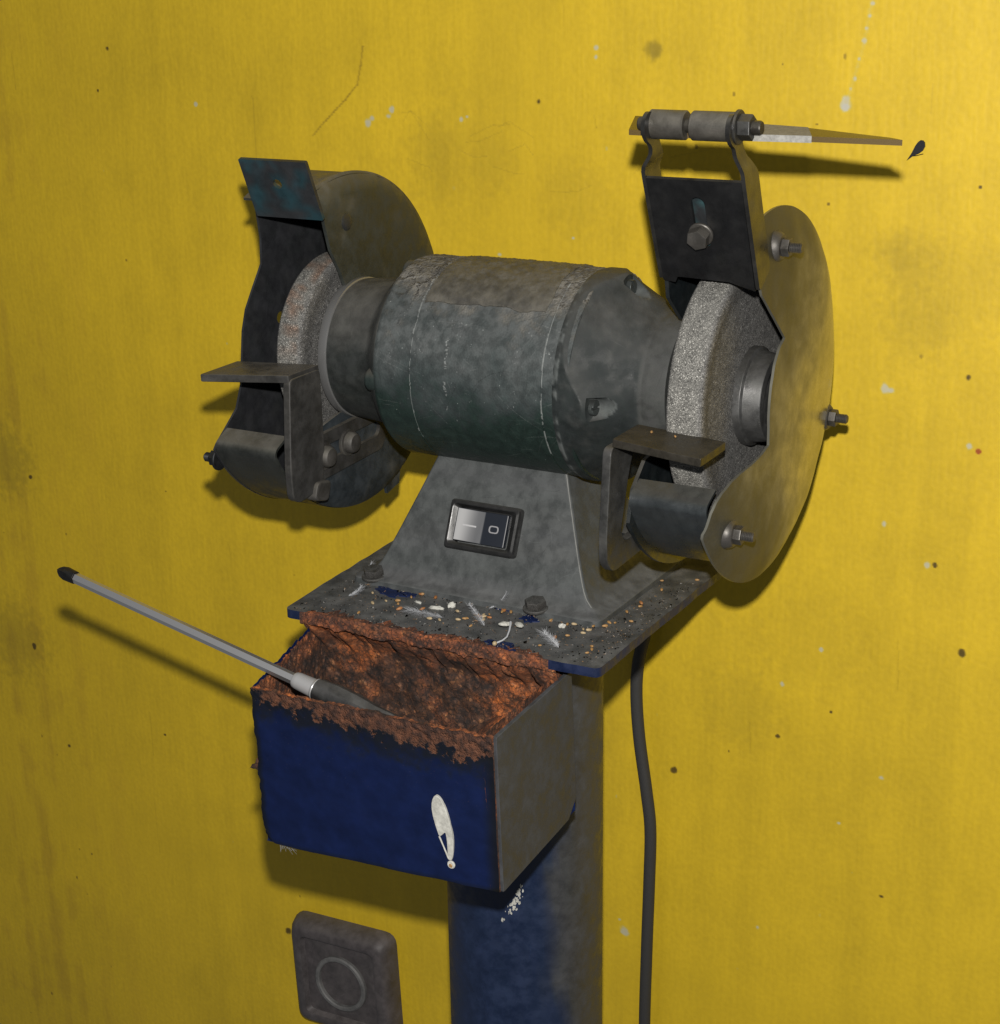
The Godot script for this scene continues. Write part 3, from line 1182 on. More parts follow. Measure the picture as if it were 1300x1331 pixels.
func pedestal(o: Node3D):
	var g := Geo.new()
	g.crease = 0.72
	var rows := []
	for q in [[-38, 44, 15, 2.5], [-50, 45, 21, 2.5], [-60, 48.2, 25.2, 2.0], [-70, 52.0, 29.3, 1.8], [-80, 56, 33.5, 1.8], [-90, 60, 37.8, 1.8], [-100, 64.0, 42.2, 1.8], [-110, 68.0, 46.6, 1.8], [-118, 71.4, 50.0, 1.8], [-126, 75.0, 53.4, 2.0], [-132, 78.2, 56.0, 2.4], [-136, 81.2, 58.4, 3], [-138.5, 85.4, 61.8, 5], [-140, 90.2, 66.2, 6], [-140.6, 92.4, 68.8, 7], [-141.4, 93.4, 69.8, 7], [-145.2, 93.6, 70, 7]]:
		rows.append(rr_ring(q[0], q[1], q[2], -q[2], q[3]))
	g.loft(rows)
	part("pedestal_base", g, M.coat, o, coat_of(Color(0.118, 0.128, 0.132), Color(0.20, 0.205, 0.21), 1.0, 0.36, 1.0, 0.5))
	# worn bright line down the right front corner of the casting
	var ln := Geo.new()
	var path := PackedVector3Array()
	for k in 22:
		var y := lerpf(-54.0, -137.0, k / 21.0)
		var zf := lerpf(22.6, 59.8, pow(k / 21.0, 0.98))
		var hx := 0.0
		var prof := [[-50, 45], [-60, 48.2], [-70, 52], [-90, 60], [-110, 68], [-118, 71.4], [-126, 75], [-132, 78.2], [-138.5, 85.4]]
		for i in prof.size() - 1:
			if y <= prof[i][0] and y >= prof[i + 1][0]:
				hx = lerpf(prof[i][1], prof[i + 1][1], (y - prof[i][0]) / float(prof[i + 1][0] - prof[i][0]))
				break
		path.append(Vector3(hx - 0.75, y, zf - 0.95))
	var radii := []
	for k in 22:
		radii.append(0.55 + 0.5 * lump.get_noise_1d(k * 0.8))
	ln.tube(path, radii, 6)
	part("worn_edge", ln, M.coat, o, coat_of(Color(0.26, 0.27, 0.27), Color(0.3, 0.3, 0.29), 1.0))
	for q in [[-78, 64.5], [47, 66.5]]:
		var b: Node = hex_bolt(o, Vector3(q[0], -141.0, q[1]), Vector3(0, 1, 0.12), 12.5, 5.0, M.crust, coat_of(Color(0.07, 0.066, 0.062), Color(0.12, 0.118, 0.113), 1.0), 8.5, 0.0, 0.2)
		b.name = numbered("mounting_bolt", o)


func rr2(hx: float, hy: float, r: float, T: Transform3D, h: float) -> PackedVector3Array:
	var o := PackedVector3Array()
	for q in rounded(rect(-hx, -hy, hx, hy), r, 4):
		o.append(T * Vector3(q.x, q.y, h))
	return o


func rocker_switch(o: Node3D):
	var n := Vector3(0, 0.40, 0.917).normalized()
	var T := frame(Vector3(-3.0, -101.5, 43.4), n)
	var s := sub("rocker_switch", o)
	var f := Geo.new()
	f.crease = 0.86
	f.loft([rr2(26.5, 16.5, 3, T, -3), rr2(26.5, 16.5, 3, T, 3.6), rr2(25.6, 15.6, 3, T, 5.0), rr2(24, 14, 2.5, T, 5.4), rr2(23.4, 13.4, 2.5, T, 5.2), rr2(20.6, 12.2, 2, T, 3.0), rr2(19.8, 11.9, 2, T, 2.6), rr2(19.6, 11.7, 2, T, -0.5)])
	part("switch_frame", f, M.coat_gloss, s, coat_of(Color(0.030, 0.030, 0.031), Color(0.12, 0.118, 0.11), 0.7, 0.5, 1.1, 0.4))
	# rocker: left half tipped up, right half pressed in
	var side := poly([-17.5, -1, 17.5, -1, 17.4, 3.2, 16.6, 3.7, 0.6, 2.7, 0.0, 2.75, -0.6, 3.0, -4, 4.1, -8, 5.55, -12, 7.35, -15, 8.95, -16.6, 9.9, -17.3, 9.5])
	var r := Geo.new()
	var TS := Transform3D(Basis(T.basis.x, T.basis.z, -T.basis.y), T.origin)
	r.prism(side, TS, -10.8, 10.8, 0.5, 2)
	part("rocker", r, M.rocker, s)
	var dash := Geo.new()
	var tilt := Basis(T.basis.y, deg_to_rad(22.0))
	var TL := Transform3D(tilt * T.basis, T * Vector3(-8.6, 0.0, 5.85))
	dash.prism(rect(-4.6, -0.55, 4.6, 0.55, 0.5), TL, -0.4, 0.28)
	part("on_mark", dash, M.mark, s)
	var ring := Geo.new()
	var TR := Transform3D(Basis(T.basis.y, deg_to_rad(-2.0)) * T.basis, T * Vector3(8.4, 0.0, 3.28))
	var loop := rounded(rect(-3.7, -2.5, 3.7, 2.5), 2.2, 4)
	var inner := rounded(rect(-2.8, -1.7, 2.8, 1.7), 1.6, 4)
	var rings := []
	for q in [[loop, -0.3], [loop, 0.28], [inner, 0.28], [inner, -0.3]]:
		var l := PackedVector3Array()
		for v in q[0]:
			l.append(TR * Vector3(v.x, v.y, q[1]))
		rings.append(l)
	ring.loft(rings, false, false)
	part("off_mark", ring, M.mark, s)


func wheel(o: Node3D, x0: float, x1: float, r: float, rusty: float):
	var g := Geo.new()
	g.crease = 0.7
	var b := 2.2
	g.lathe([Vector2(x0, 0), Vector2(x0, r - b), Vector2(x0 + 0.7, r - 0.6), Vector2(x0 + b, r), Vector2(lerpf(x0, x1, 0.5), r + 0.2), Vector2(x1 - b - 1, r - 0.2), Vector2(x1 - 1, r - 1.2), Vector2(x1, r - 3.4), Vector2(x1 - 0.3, r - 9), Vector2(x1 - 1.6, r - 13), Vector2(x1 - 2.0, r - 20), Vector2(x1 - 2.4, 34), Vector2(x1 - 2.4, 0)], 110)
	var nz := lump
	return part("grinding_wheel", g, M.stone, o, func(p: Vector3, n: Vector3) -> Color:
		var c := Color(0.92, 0.92, 0.90) if absf(n.x) < 0.6 else Color(0.72, 0.72, 0.735)
		var rad := Vector2(p.y, p.z).length()
		if absf(n.x) > 0.6 and rad < r - 8 and rad > r - 20:
			c *= 0.8
		var k := rusty * smoothstep(0.40, 0.62, nz.get_noise_3dv(p * 0.07) * 0.5 + 0.5) * smoothstep(0.5, 0.3, absf(n.x)) * smoothstep(-10.0, 30.0, p.y)
		return c.lerp(Color(1.0, 0.62, 0.45), k))


func guard_band(parent: Node3D, x0: float, x1: float, r: float, d0: float, d1: float, coat, mat: Material, more := 0.0):
	var line := PackedVector2Array()
	# the free lower end is folded back inwards
	var a0 := deg_to_rad(d0)
	var e := Vector2(cos(a0), sin(a0)) * r
	var inn := -Vector2(cos(a0), sin(a0))
	var tang := Vector2(-sin(a0), cos(a0))
	line.append(e + inn * 17.0 + tang * 4.0)
	line.append(e + inn * 10.0 + tang * 4.5)
	for k in 7:
		var t := PI / 2 * (1.0 - k / 6.0)
		line.append(e + inn * (5.0 - 5.0 * cos(t)) + tang * (5.0 * sin(t) - 0.2))
	var n := 70
	for k in range(1, n + 1):
		var a := deg_to_rad(lerpf(d0, d1, float(k) / n))
		line.append(Vector2(cos(a), sin(a)) * (r + more * smoothstep(-0.2, 0.9, sin(a))))
	var g := Geo.new()
	g.crease = 0.7
	g.prism(ribbon(line, 1.8), across_x(0), x0, x1)
	part("band", g, mat, parent, coat)


func right_end(o: Node3D, green: Color, dust: Color, metal: Color):
	var nz := lump
	var wh: Node3D = wheel(o, 141.0, 163.5, 80.5, 0.0)
	var fl := Geo.new()
	fl.lathe([Vector2(158, 0), Vector2(158, 30.5), Vector2(159.4, 31), Vector2(165.0, 31), Vector2(165.6, 30.6), Vector2(166.2, 29), Vector2(166.8, 28.6), Vector2(176, 27.0), Vector2(177, 26.2), Vector2(177, 20), Vector2(172, 17), Vector2(172, 0)], 64, Transform3D(Basis(), Vector3(0, -4, -5)))
	part("flange", fl, M.coat_steel, wh, coat_of(Color(0.17, 0.17, 0.172), Color(0.15, 0.145, 0.135), 0.6))
	var gd := sub("wheel_guard", o)
	var blackish = coat_of(Color(0.020, 0.026, 0.030), Color(0.125, 0.120, 0.108), 1.0, 0.2, 1.0, 0.35)
	guard_band(gd, 125.0, 174.0, 106.5, -29.0, -297.0, coat_of(Color(0.050, 0.058, 0.064), Color(0.12, 0.118, 0.11), 0.8, 0.3, 1.0, 0.4), M.coat_gloss)
	var ip := poly(arc(113.0, -34.0, -297.0, 70) + [46, 90, 40, 62, 20, 45, -5, 46, -40, 30, -48, 0, -38, -30, -10, -46, 22, -43, 50, -26, 72, -30, 88, -44])
	var g := Geo.new()
	g.sheet(ip, across_x(124.0), 2.4, 7.0)
	part("inner_plate", g, M.coat_gloss, gd, blackish)
	# outer cover: pressed, rounded towards the rim, cut away at the front
	var cv := poly(egg(117.5, -4.0, -33.0, -298.0, 80) + [47, 84, 40, 68, 20, 51.5, 1, 35.5, 8.5, 31.5, 16, 22, 21, 11, 23, 0, 23.2, -10, 22.5, -26, 33, -29, 48, -31, 66, -32, 78, -34, 88, -38.5, 93.5, -43, 96.5, -48.5, 97.5, -54])
	var c := Geo.new()
	c.crease = 0.75
	c.sheet(cv, across_x(183.5), 1.6, 4.5, func(q: Vector2) -> float:
		var r := q.length()
		var k := clampf((r - 72.0) / 45.0, 0.0, 0.98)
		return -11.0 * (1.0 - sqrt(1.0 - k * k)) - 1.2 * (r / 115.0) * (r / 115.0) + nz.get_noise_2d(q.x * 0.012, q.y * 0.012) * 0.9)
	part("cover", c, M.coat_cover, gd)
	var hole := Geo.new()
	hole.lathe([Vector2(-1, 0), Vector2(-1, 4.4), Vector2(0.7, 4.4), Vector2(1.0, 4.0), Vector2(0.9, 3.4), Vector2(0.0, 3.3), Vector2(-0.4, 3.2), Vector2(-0.4, 0)], 24, along(Vector3(181.4, -14, -45), Vector3(1, 0, 0)))
	part("rivet", hole, M.coat_gloss, gd, coat_of(Color(0.02, 0.02, 0.02), Color(0.08, 0.08, 0.07), 0.3))
	var nutc = coat_of(Color(0.16, 0.15, 0.14), Color(0.2, 0.185, 0.165), 0.9, 0.0, 0.8)
	for q in [[92.5, 14.0, 180.8], [-38.0, -97.0, 177.6], [-67.5, 73.0, 179.2]]:
		var boss := Geo.new()
		boss.lathe([Vector2(-4, 0), Vector2(-4, 9.8), Vector2(1, 9.4), Vector2(3.4, 8.4), Vector2(4.6, 7.2), Vector2(4.8, 0)], 28, along(Vector3(q[2], q[0], q[1]), Vector3(1, 0, 0)))
		part("bolt_boss", boss, M.coat_steel, gd, nutc)
		hex_bolt(gd, Vector3(q[2] + 4.5, q[0], q[1]), Vector3(1, 0, 0), 10.0, 5.0, M.coat_steel, nutc, 0.0, 7.0, rng.randf())
	# upright tab of the band, behind the eye shield bracket
	tab(gd, 126.5, 178.0, Color(0.035, 0.085, 0.095), false)
	# tool rest: top plate, upright and foot are one bent flat bar
	var tr := sub("tool_rest", o)
	var rest := Geo.new()
	var RT := Transform3D(Basis(Vector3(0.9985, -0.054, 0), Vector3(0, 0, 1), Vector3(-0.054, -0.9985, 0)), Vector3(150, -11.0, 0))
	rest.prism(rounded(poly([-28.5, 76, 29, 79, 29.5, 117.5, -28, 112]), 1.5, 2), RT, -2.5, 2.5, 0.7, 2)
	part("rest_plate", rest, M.coat_steel, tr, coat_of(Color(0.085, 0.075, 0.06), Color(0.13, 0.115, 0.09), 0.9, 0.2, 1.0, 0.4))
	var arm := Geo.new()
	var L := rounded(poly([78, -13, 112, -13, 117.5, -66, 117, -82, 108, -90, 55, -88, 50, -81, 55, -74, 92, -75, 98, -68, 88, -36]), 5.0, 4)
	arm.prism(L, across_x(119.0), -2.8, 2.8, 0.8, 2)
	part("upright", arm, M.coat, tr, coat_of(Color(0.052, 0.052, 0.051), Color(0.13, 0.125, 0.115), 1.0, 0.3, 1.0, 0.5))
	var rb: Node = hex_bolt(tr, Vector3(116.0, -80, 66), Vector3(-1, 0, 0), 11.0, 5.0, M.coat_steel, blackish, 8.0)
	rb.name = numbered("bolt", tr)
	shield_bracket(o)


func tab(parent: Node3D, x0: float, x1: float, c: Color, hole: bool):
	# leans with the end of the band
	var up := Vector3(0, 0.919, 0.394).normalized()
	var T := Transform3D(Basis(Vector3(1, 0, 0), up, Vector3(1, 0, 0).cross(up)), Vector3(0, 99.0, 50.5))
	var g := Geo.new()
	var q := poly([x0, -4, x1, -4, x1, 38.5, x0, 38.5])
	var holes := [disc(3.4, 16, Vector2((x0 + x1) * 0.5 - 1.0, 21.5))] if hole else []
	g.sheet(rounded(q, 1.0, 2), T, 2.6, 5.0, null, holes)
	part("tab", g, M.coat_gloss, parent, func(p: Vector3, n: Vector3) -> Color:
		var b := lump.get_noise_3dv(p * 0.05) * 0.5 + 0.5
		return c.lerp(Color(0.03, 0.032, 0.036), smoothstep(0.35, 0.6, b)) * 1.4)


func shield_bracket(o: Node3D):
	var br := sub("shield_bracket", o)
	var black = coat_of(Color(0.013, 0.013, 0.014), Color(0.10, 0.098, 0.09), 0.9, 0.55, 1.1, 0.18)
	var up := Vector3(0, 0.919, 0.394).normalized()
	var nrm := Vector3(1, 0, 0).cross(up)
	var T := Transform3D(Basis(Vector3(1, 0, 0), up, nrm), Vector3(0, 99.0, 50.5) + nrm * 4.2)
	# front web with its slot
	var g := Geo.new()
	var slot := PackedVector2Array()
	for k in 17:
		var a := PI * k / 16.0
		slot.append(Vector2(153.0 + 4.2 * cos(a), 28.0 + 4.2 * sin(a)))
	for k in 17:
		var a := PI + PI * k / 16.0
		slot.append(Vector2(153.0 + 4.2 * cos(a), 3.0 + 4.2 * sin(a)))
	var web := poly([123.5, -25, 131, -26, 133, -22, 165, -23, 171, -25, 180.5, -28, 181, 43, 123.5, 43])
	g.sheet(web, T, 2.6, 5.0, null, [slot])
	part("web", g, M.coat_gloss, br, black)
	# side cheeks with the ears that hold the rod: (z, y)
	var P := func(s: float, d: float) -> Array:  # along the web, back from it
		var v: Vector3 = T * Vector3(0, s, -d)
		return [v.z, v.y]
	for x in [122.2, 182.2]:
		var e := Geo.new()
		var lo := -25.0 if x < 150 else -28.0
		var q := poly(P.call(lo, -1.0) + P.call(43, -1.0) + P.call(49, -0.5) + P.call(56, 3.0) + P.call(61, 3.5) + P.call(66, -1.0) + P.call(73, -3.0) + P.call(79, 0.5) + P.call(80.5, 7.0) + P.call(76, 14.0) + P.call(68, 15.5) + P.call(60, 13.5) + P.call(54, 15.0) + P.call(47, 18.0) + P.call(38, 18.5) + P.call(lo + 4, 17.5))
		var bow: float = 1.0 if x < 150 else -1.0
		e.sheet(rounded(q, 2.5, 2), across_x(x), 2.4, 4.0, func(v: Vector2) -> float:
			return bow * 5.0 * smoothstep(140.0, 152.0, v.y))
		part("cheek", e, M.coat_gloss, br, coat_of(Color(0.028, 0.027, 0.026), Color(0.11, 0.105, 0.09), 0.9, 0.3, 1.0, 0.5))
	var bc = coat_of(Color(0.15, 0.14, 0.13), Color(0.19, 0.175, 0.155), 0.8)
	hex_bolt(br, T * Vector3(152.4, 8.5, 1.3), nrm, 11.5, 6.5, M.coat_steel, bc, 7.4)
	# clamp rod with its two rollers and the nut
	var y := 166.3
	var z := 72.0
	var rc = coat_of(Color(0.075, 0.068, 0.058), Color(0.20, 0.185, 0.155), 1.0, -0.1, 0.9, 0.3)
	for q in [[126.0, 148.0, 8.2], [151.5, 176.5, 8.2]]:
		var r := Geo.new()
		r.lathe([Vector2(q[0], 0), Vector2(q[0], q[2] - 0.8), Vector2(q[0] + 0.8, q[2]), Vector2(q[1] - 0.8, q[2]), Vector2(q[1], q[2] - 0.8), Vector2(q[1], 0)], 32, Transform3D(Basis(), Vector3(0, y, z)))
		part("clamp_roller", r, M.coat, br, rc)
	var rod := Geo.new()
	rod.lathe([Vector2(119, 0), Vector2(119, 3.6), Vector2(120, 4.0), Vector2(191, 4.0), Vector2(192, 3.4), Vector2(192, 0)], 20, Transform3D(Basis(), Vector3(0, y, z)))
	part("clamp_rod", rod, M.coat_steel, br, rc)
	var nut: Node = hex_bolt(br, Vector3(178.0, y, z), Vector3(1, 0, 0), 12.5, 7.5, M.coat, coat_of(Color(0.03, 0.03, 0.03), Color(0.14, 0.13, 0.11), 0.9), 9.6, 0.0, 0.5)
	nut.name = numbered("nut", br)
	# the yellowed eye shield, folded up so that it is seen edge on
	var A := [Vector3(113.0, 161.4, 73), Vector3(155.0, 160.6, 71), Vector3(219, 161.0, 69), Vector3(268.0, 160.8, 67)]
	var B := [Vector3(96.0, 164.6, 28), Vector3(138.0, 163.6, 30), Vector3(204.0, 161.6, 32), Vector3(251.5, 158.2, 34)]
	var s := Geo.new()
	var th := Vector3(0, 1.5, 0)
	var rings := []
	for k in 4:
		rings.append(PackedVector3Array([A[k] - th, B[k] - th, B[k] + th, A[k] + th]))
	s.loft(rings)
	part("eye_shield", s, M.shield, br)
	var lb := Geo.new()
	var q0: Vector3 = A[1].lerp(A[2], 0.42)
	var q1: Vector3 = A[1].lerp(A[2], 1.0)
	var b0: Vector3 = B[1].lerp(B[2], 0.42)
	var b1: Vector3 = B[1].lerp(B[2], 1.0)
	var t2 := Vector3(0, 1.85, 0)
	var fw := Vector3(0.25, 0, 0.5)
	lb.loft([PackedVector3Array([q0 - t2 + fw, b0 - t2, b0 + t2, q0 + t2 + fw]), PackedVector3Array([q1 - t2 + fw, b1 - t2, b1 + t2, q1 + t2 + fw])])
	part("shield_label", lb, M.paper, br)


func left_end(o: Node3D, green: Color, dust: Color, metal: Color):
	var nz := lump
	wheel(o, -150.0, -131.0, 65.0, 0.8)
	var gd := sub("wheel_guard", o)
	var dark = coat_of(Color(0.034, 0.037, 0.042), Color(0.115, 0.112, 0.105), 0.8, 0.3, 1.0, 0.25)
	var dusty = coat_of(Color(0.036, 0.040, 0.036), Color(0.19, 0.18, 0.155), 1.0, 0.1, 0.85, 0.3)
	guard_band(gd, -178.6, -129.0, 112.6, -30.0, -296.0, dusty, M.coat, 5.0)
	# inner plate, broad side to the camera, with a notch in the lower edge
	var ip := poly(arc(113.0, -40.0, -104.0, 24) + [-34, -111, -36, -118, -52, -114, -55, -100] + egg(114.5, 5.5, -124.0, -291.0, 46) + [41, 104, 37, 88, 32, 72, 22, 56, 16, 44, -10, 43, -40, 22, -43, -10, -30, -34, 0, -44, 30, -40, 52, -44, 74, -58])
	var g := Geo.new()
	g.sheet(ip, across_x(-125.0), 2.4, 6.0, func(q: Vector2) -> float:
		return 1.6 * smoothstep(48.0, 56.0, q.length()) * smoothstep(-40.0, -54.0, q.y) - 9.0 * (1.0 - sqrt(1.0 - pow(clampf((q.length() - 97.0 - 5.5 * smoothstep(-0.2, 0.9, q.y / maxf(1.0, q.length()))) / 18.2, 0.0, 1.0), 2.0))))
	part("inner_plate", g, M.coat, gd, func(p: Vector3, n: Vector3) -> Color:
		var b := nz.get_noise_3dv(p * 0.03) * 0.5 + 0.5
		var olive := Color(0.033, 0.038, 0.034)
		var low := Color(0.034, 0.042, 0.050)
		var c := olive.lerp(low, smoothstep(30.0, -50.0, p.y))
		c = c.lerp(Color(0.13, 0.125, 0.11), smoothstep(0.55, 0.85, b) * 0.6)
		c = c.lerp(Color(0.17, 0.16, 0.14), smoothstep(0.3, 0.8, n.y))
		return c * 1.5)
	var rimbolt := Geo.new()
	rimbolt.lathe([Vector2(-3, 0), Vector2(-3, 6.0), Vector2(1.6, 5.6), Vector2(2.4, 4.0), Vector2(2.6, 0)], 20, along(Vector3(-125, 88, 12), Vector3(1, 0, 0)))
	part("rivet", rimbolt, M.coat, gd, dark)
	# outer cover seen from inside through the open front
	var cv := poly(egg(114.0, 4.5, -29.0, -291.0, 72) + [38, 97, 35, 77, 36, 60, 47, 45, 56, 32, 61, 18, 63.5, 1, 66.5, -18, 73, -33, 88, -45, 97, -52])
	var c := Geo.new()
	c.sheet(cv, across_x(-179.4), 1.6, 6.0, null, [disc(4.2, 18, Vector2(18.5, 19.5))])
	part("cover", c, M.coat_gloss, gd, coat_of(Color(0.044, 0.046, 0.052), Color(0.12, 0.115, 0.105), 0.5, 0.3, 1.0, 0.35))
	for q in [[-64.0, 92.0]]:
		hex_bolt(gd, Vector3(-181, q[0], q[1]), Vector3(-1, 0, 0), 10.0, 5.0, M.coat_steel, dark, 8.0, 6.0)
	tab(gd, -169.5, -116.0, Color(0.018, 0.052, 0.066), true)
	# tool rest
	var tr := sub("tool_rest", o)
	var flat := Geo.new()
	var bar = coat_of(Color(0.058, 0.056, 0.054), Color(0.17, 0.155, 0.13), 1.0, 0.25, 1.0, 0.45)
	var T := Transform3D(Basis(Vector3(0.9985, 0.052, 0), Vector3(0, 0, 1), Vector3(0.052, -0.9985, 0)), Vector3(-150, -2.6, 0))
	flat.prism(rounded(poly([-31.5, 66, 34, 63, 34, 97, -30, 108]), 1.5, 2), T, -2.6, 2.6, 0.8, 2)
	part("rest_plate", flat, M.coat, tr, bar)
	var up := Geo.new()
	# the bar bends down at the motor end: rounded knee, then the upright
	up.prism(rounded(poly([63, -1.0, 97, -1.0, 101, -60, 100, -82, 92, -86, 66, -82, 62, -60]), 4.0, 3), across_x(-118.0), -2.8, 2.8, 1.0, 3)
	part("upright", up, M.coat, tr, bar)
	var foot := Geo.new()
	var slot := PackedVector2Array()
	for k in 9:
		slot.append(Vector2(-6, -60) + Vector2(5.5, 0).rotated(PI / 2 + PI * k / 8.0))
	for k in 9:
		slot.append(Vector2(56, -62) + Vector2(5.5, 0).rotated(-PI / 2 + PI * k / 8.0))
	foot.sheet(rounded(poly([72, -80, 72, -50, 52, -47.5, -20, -45, -24, -60, -14, -76]), 5.0, 4), across_x(-121.5), 4.0, 5.0, null, [slot])
	part("slotted_foot", foot, M.coat, tr, bar)
	var boltc = coat_of(Color(0.075, 0.07, 0.065), Color(0.18, 0.168, 0.148), 1.0, 0.0, 0.8)
	for q in [[58.0, -63.0, 0.3], [29.0, -60.5, 0.8]]:
		var b := Geo.new()
		var at := Vector3(-119.6, q[1], q[0])
		b.prism(disc(9.6, 30), frame(at, Vector3(1, 0, 0)), -1, 1.8, 0.6, 2)
		b.lathe([Vector2(1.2, 0), Vector2(1.2, 7.5), Vector2(5.5, 7.2), Vector2(7.2, 6.0), Vector2(7.8, 3.8), Vector2(8.0, 0)], 28, along(at, Vector3(1, 0, 0)))
		part("bolt", b, M.coat, tr, boltc)
	var lug := Geo.new()
	lug.prism(rounded(poly([60, -78, 76, -76, 80, -88, 64, -92]), 4.0, 3), across_x(-116.0), -5, 4, 1.5, 2)
	part("lug", lug, M.coat, tr, boltc)


# ------------------------------------------------------------------ rusty tray

func build_tray():
	var o := thing("metal_tray", Vector3(6, -270, 155), "blue metal box with thick rust inside and along its rim, under the plate's front edge", "metal box")
	var nz := lump
	var TL := Vector3(-80, -168, 202)
	var TR := Vector3(91, -164, 202)
	var BL := Vector3(-76, -274, 202)
	var BR := Vector3(94, -263, 202)
	var bTL := Vector3(-93, -156, 106)
	var bTR := Vector3(92, -160, 106)
	var bBL := Vector3(-90, -262, 106)
	var bBR := Vector3(95, -255, 106)
	# texture of the front: blue paint, a ragged band of rust under the rim, a dark halo below it
	var W := 1024
	var H := 640
	var a := noise_bytes(W, H, 0.008, 61, 5)
	var b := noise_bytes(W, H, 0.022, 62, 3)
	var c := noise_bytes(W, H, 0.12, 63, 3)
	var cl := noise_bytes(W, H, 0.045, 64, 1, FastNoiseLite.TYPE_CELLULAR, FastNoiseLite.RETURN_DISTANCE)
	var alb := PackedByteArray(); alb.resize(W * H * 3)
	var hei := PackedByteArray(); hei.resize(W * H)
	var rou := PackedByteArray(); rou.resize(W * H)
	for j in H:
		var v := float(j) / H
		for i in W:
			var q := j * W + i
			var u := float(i) / W
			var lim := 0.06 + (a[q] - 128) * 0.0007 + (b[q] - 128) * 0.0004 + (c[q] - 128) * 0.0001 + smoothstep(0.08, 0.5, u) * 0.095
			var k := smoothstep(lim + 0.006, lim - 0.022, v)
			var halo := smoothstep(lim + 0.17, lim - 0.01, v + (b[q] - 128) * 0.0006)
			var blue := Color(0.045, 0.092, 0.225)
			var s := 1.0 + (a[q] - 128) * 0.0010 + (c[q] - 128) * 0.0002
			blue = Color(blue.r * s, blue.g * s, blue.b * s)
			blue = blue.lerp(Color(0.060, 0.068, 0.085), halo * 0.85)
			var edge := smoothstep(0.06, 0.0, minf(u * 2.0, 1.0 - u)) * 0.8 + smoothstep(0.965, 1.0, v) * 0.4
			blue = blue.lerp(Color(0.06, 0.065, 0.075), edge)
			if c[q] > 214 and b[q] > 160 and v < 0.5:
				blue = blue.lerp(Color(0.42, 0.30, 0.24), 0.5)
			var t := clampf(((a[q] * 0.25 + b[q] * 0.5 + c[q] * 0.25) / 255.0 - 0.27) * 1.9, 0.0, 1.0)
			var rust := rust_colour(t * 0.55 + 0.02)
			rust = rust.lerp(Color(0.50, 0.40, 0.36), smoothstep(0.66, 0.85, c[q] / 255.0 * 0.6 + b[q] / 255.0 * 0.4) * 0.6)
			rust = rust.lerp(Color(0.16, 0.13, 0.125), smoothstep(0.55, 0.35, b[q] / 255.0) * 0.35 + smoothstep(0.028, 0.0, v) * 0.5)
			rust = rust.lerp(Color(0.30, 0.235, 0.21), 0.25)
			var e := blue.lerp(rust, k)
			alb[q * 3] = int(clampf(e.r, 0, 1) * 255)
			alb[q * 3 + 1] = int(clampf(e.g, 0, 1) * 255)
			alb[q * 3 + 2] = int(clampf(e.b, 0, 1) * 255)
			hei[q] = int(clampf(60 + k * (70 + (b[q] - 128) * 0.9 + (c[q] - 128) * 0.5 - cl[q] * 0.15) + 0.0, 0, 255))
			rou[q] = int(clampf(lerpf(150.0, 245.0, k) + (a[q] - 128) * 0.08 + halo * 40.0, 0, 255))
	var m := StandardMaterial3D.new()
	m.resource_name = "blue_paint_with_rust"
	m.albedo_texture = tex(W, H, alb)
	m.roughness = 1.0
	m.roughness_texture = tex(W, H, rou, false)
	m.heightmap_enabled = true
	m.heightmap_texture = tex(W, H, hei, false)
	m.heightmap_scale = 0.17
	m.metallic_specular = 0.28
	var rim := func(u: float, k: float) -> float: return nz.get_noise_2d(u * 16.0, k) * 1.7 + nz.get_noise_2d(u * 60.0, k + 9.0) * 0.7
	var front := func(u: float, v: float) -> Vector3:
		var p := TL.lerp(TR, u).lerp(BL.lerp(BR, u), v)
		p.y += rim.call(u, 1.0) * smoothstep(0.06, 0.0, v)
		p.z += nz.get_noise_2d(u * 3.0, v * 3.0) * 1.0 + smoothstep(0.16, 0.03, v) * (nz.get_noise_2d(u * 34.0, v * 22.0) * 1.0 + 0.5)
		# the left lower corner is knocked round and the left edge wavy
		p.x += smoothstep(0.06, 0.0, u) * nz.get_noise_1d(v * 7.0) * 2.0
		var cut := maxf(0.0, 0.05 - u) / 0.05
		p.y += cut * cut * smoothstep(0.9, 1.0, v) * 7.0
		return p
	var g := Geo.new()
	g.grid(110, 70, front)
	part("front_panel", g, m, o)
	# its inner skin and rim
	var gi := Geo.new()
	var back := func(u: float, v: float) -> Vector3:
		var p: Vector3 = front.call(u, v)
		return Vector3(p.x, p.y, p.z - 3.0 - 0.9 * absf(nz.get_noise_2d(u * 30.0, v * 20.0)))
	gi.grid(110, 40, back)
	for k in 110:
		gi.quad(front.call(k / 110.0, 0.0), front.call((k + 1) / 110.0, 0.0), back.call((k + 1) / 110.0, 0.0), back.call(k / 110.0, 0.0))
	for k in 70:
		for u in [0.0, 1.0]:
			gi.quad(front.call(u, k / 70.0), front.call(u, (k + 1) / 70.0), back.call(u, (k + 1) / 70.0), back.call(u, k / 70.0))
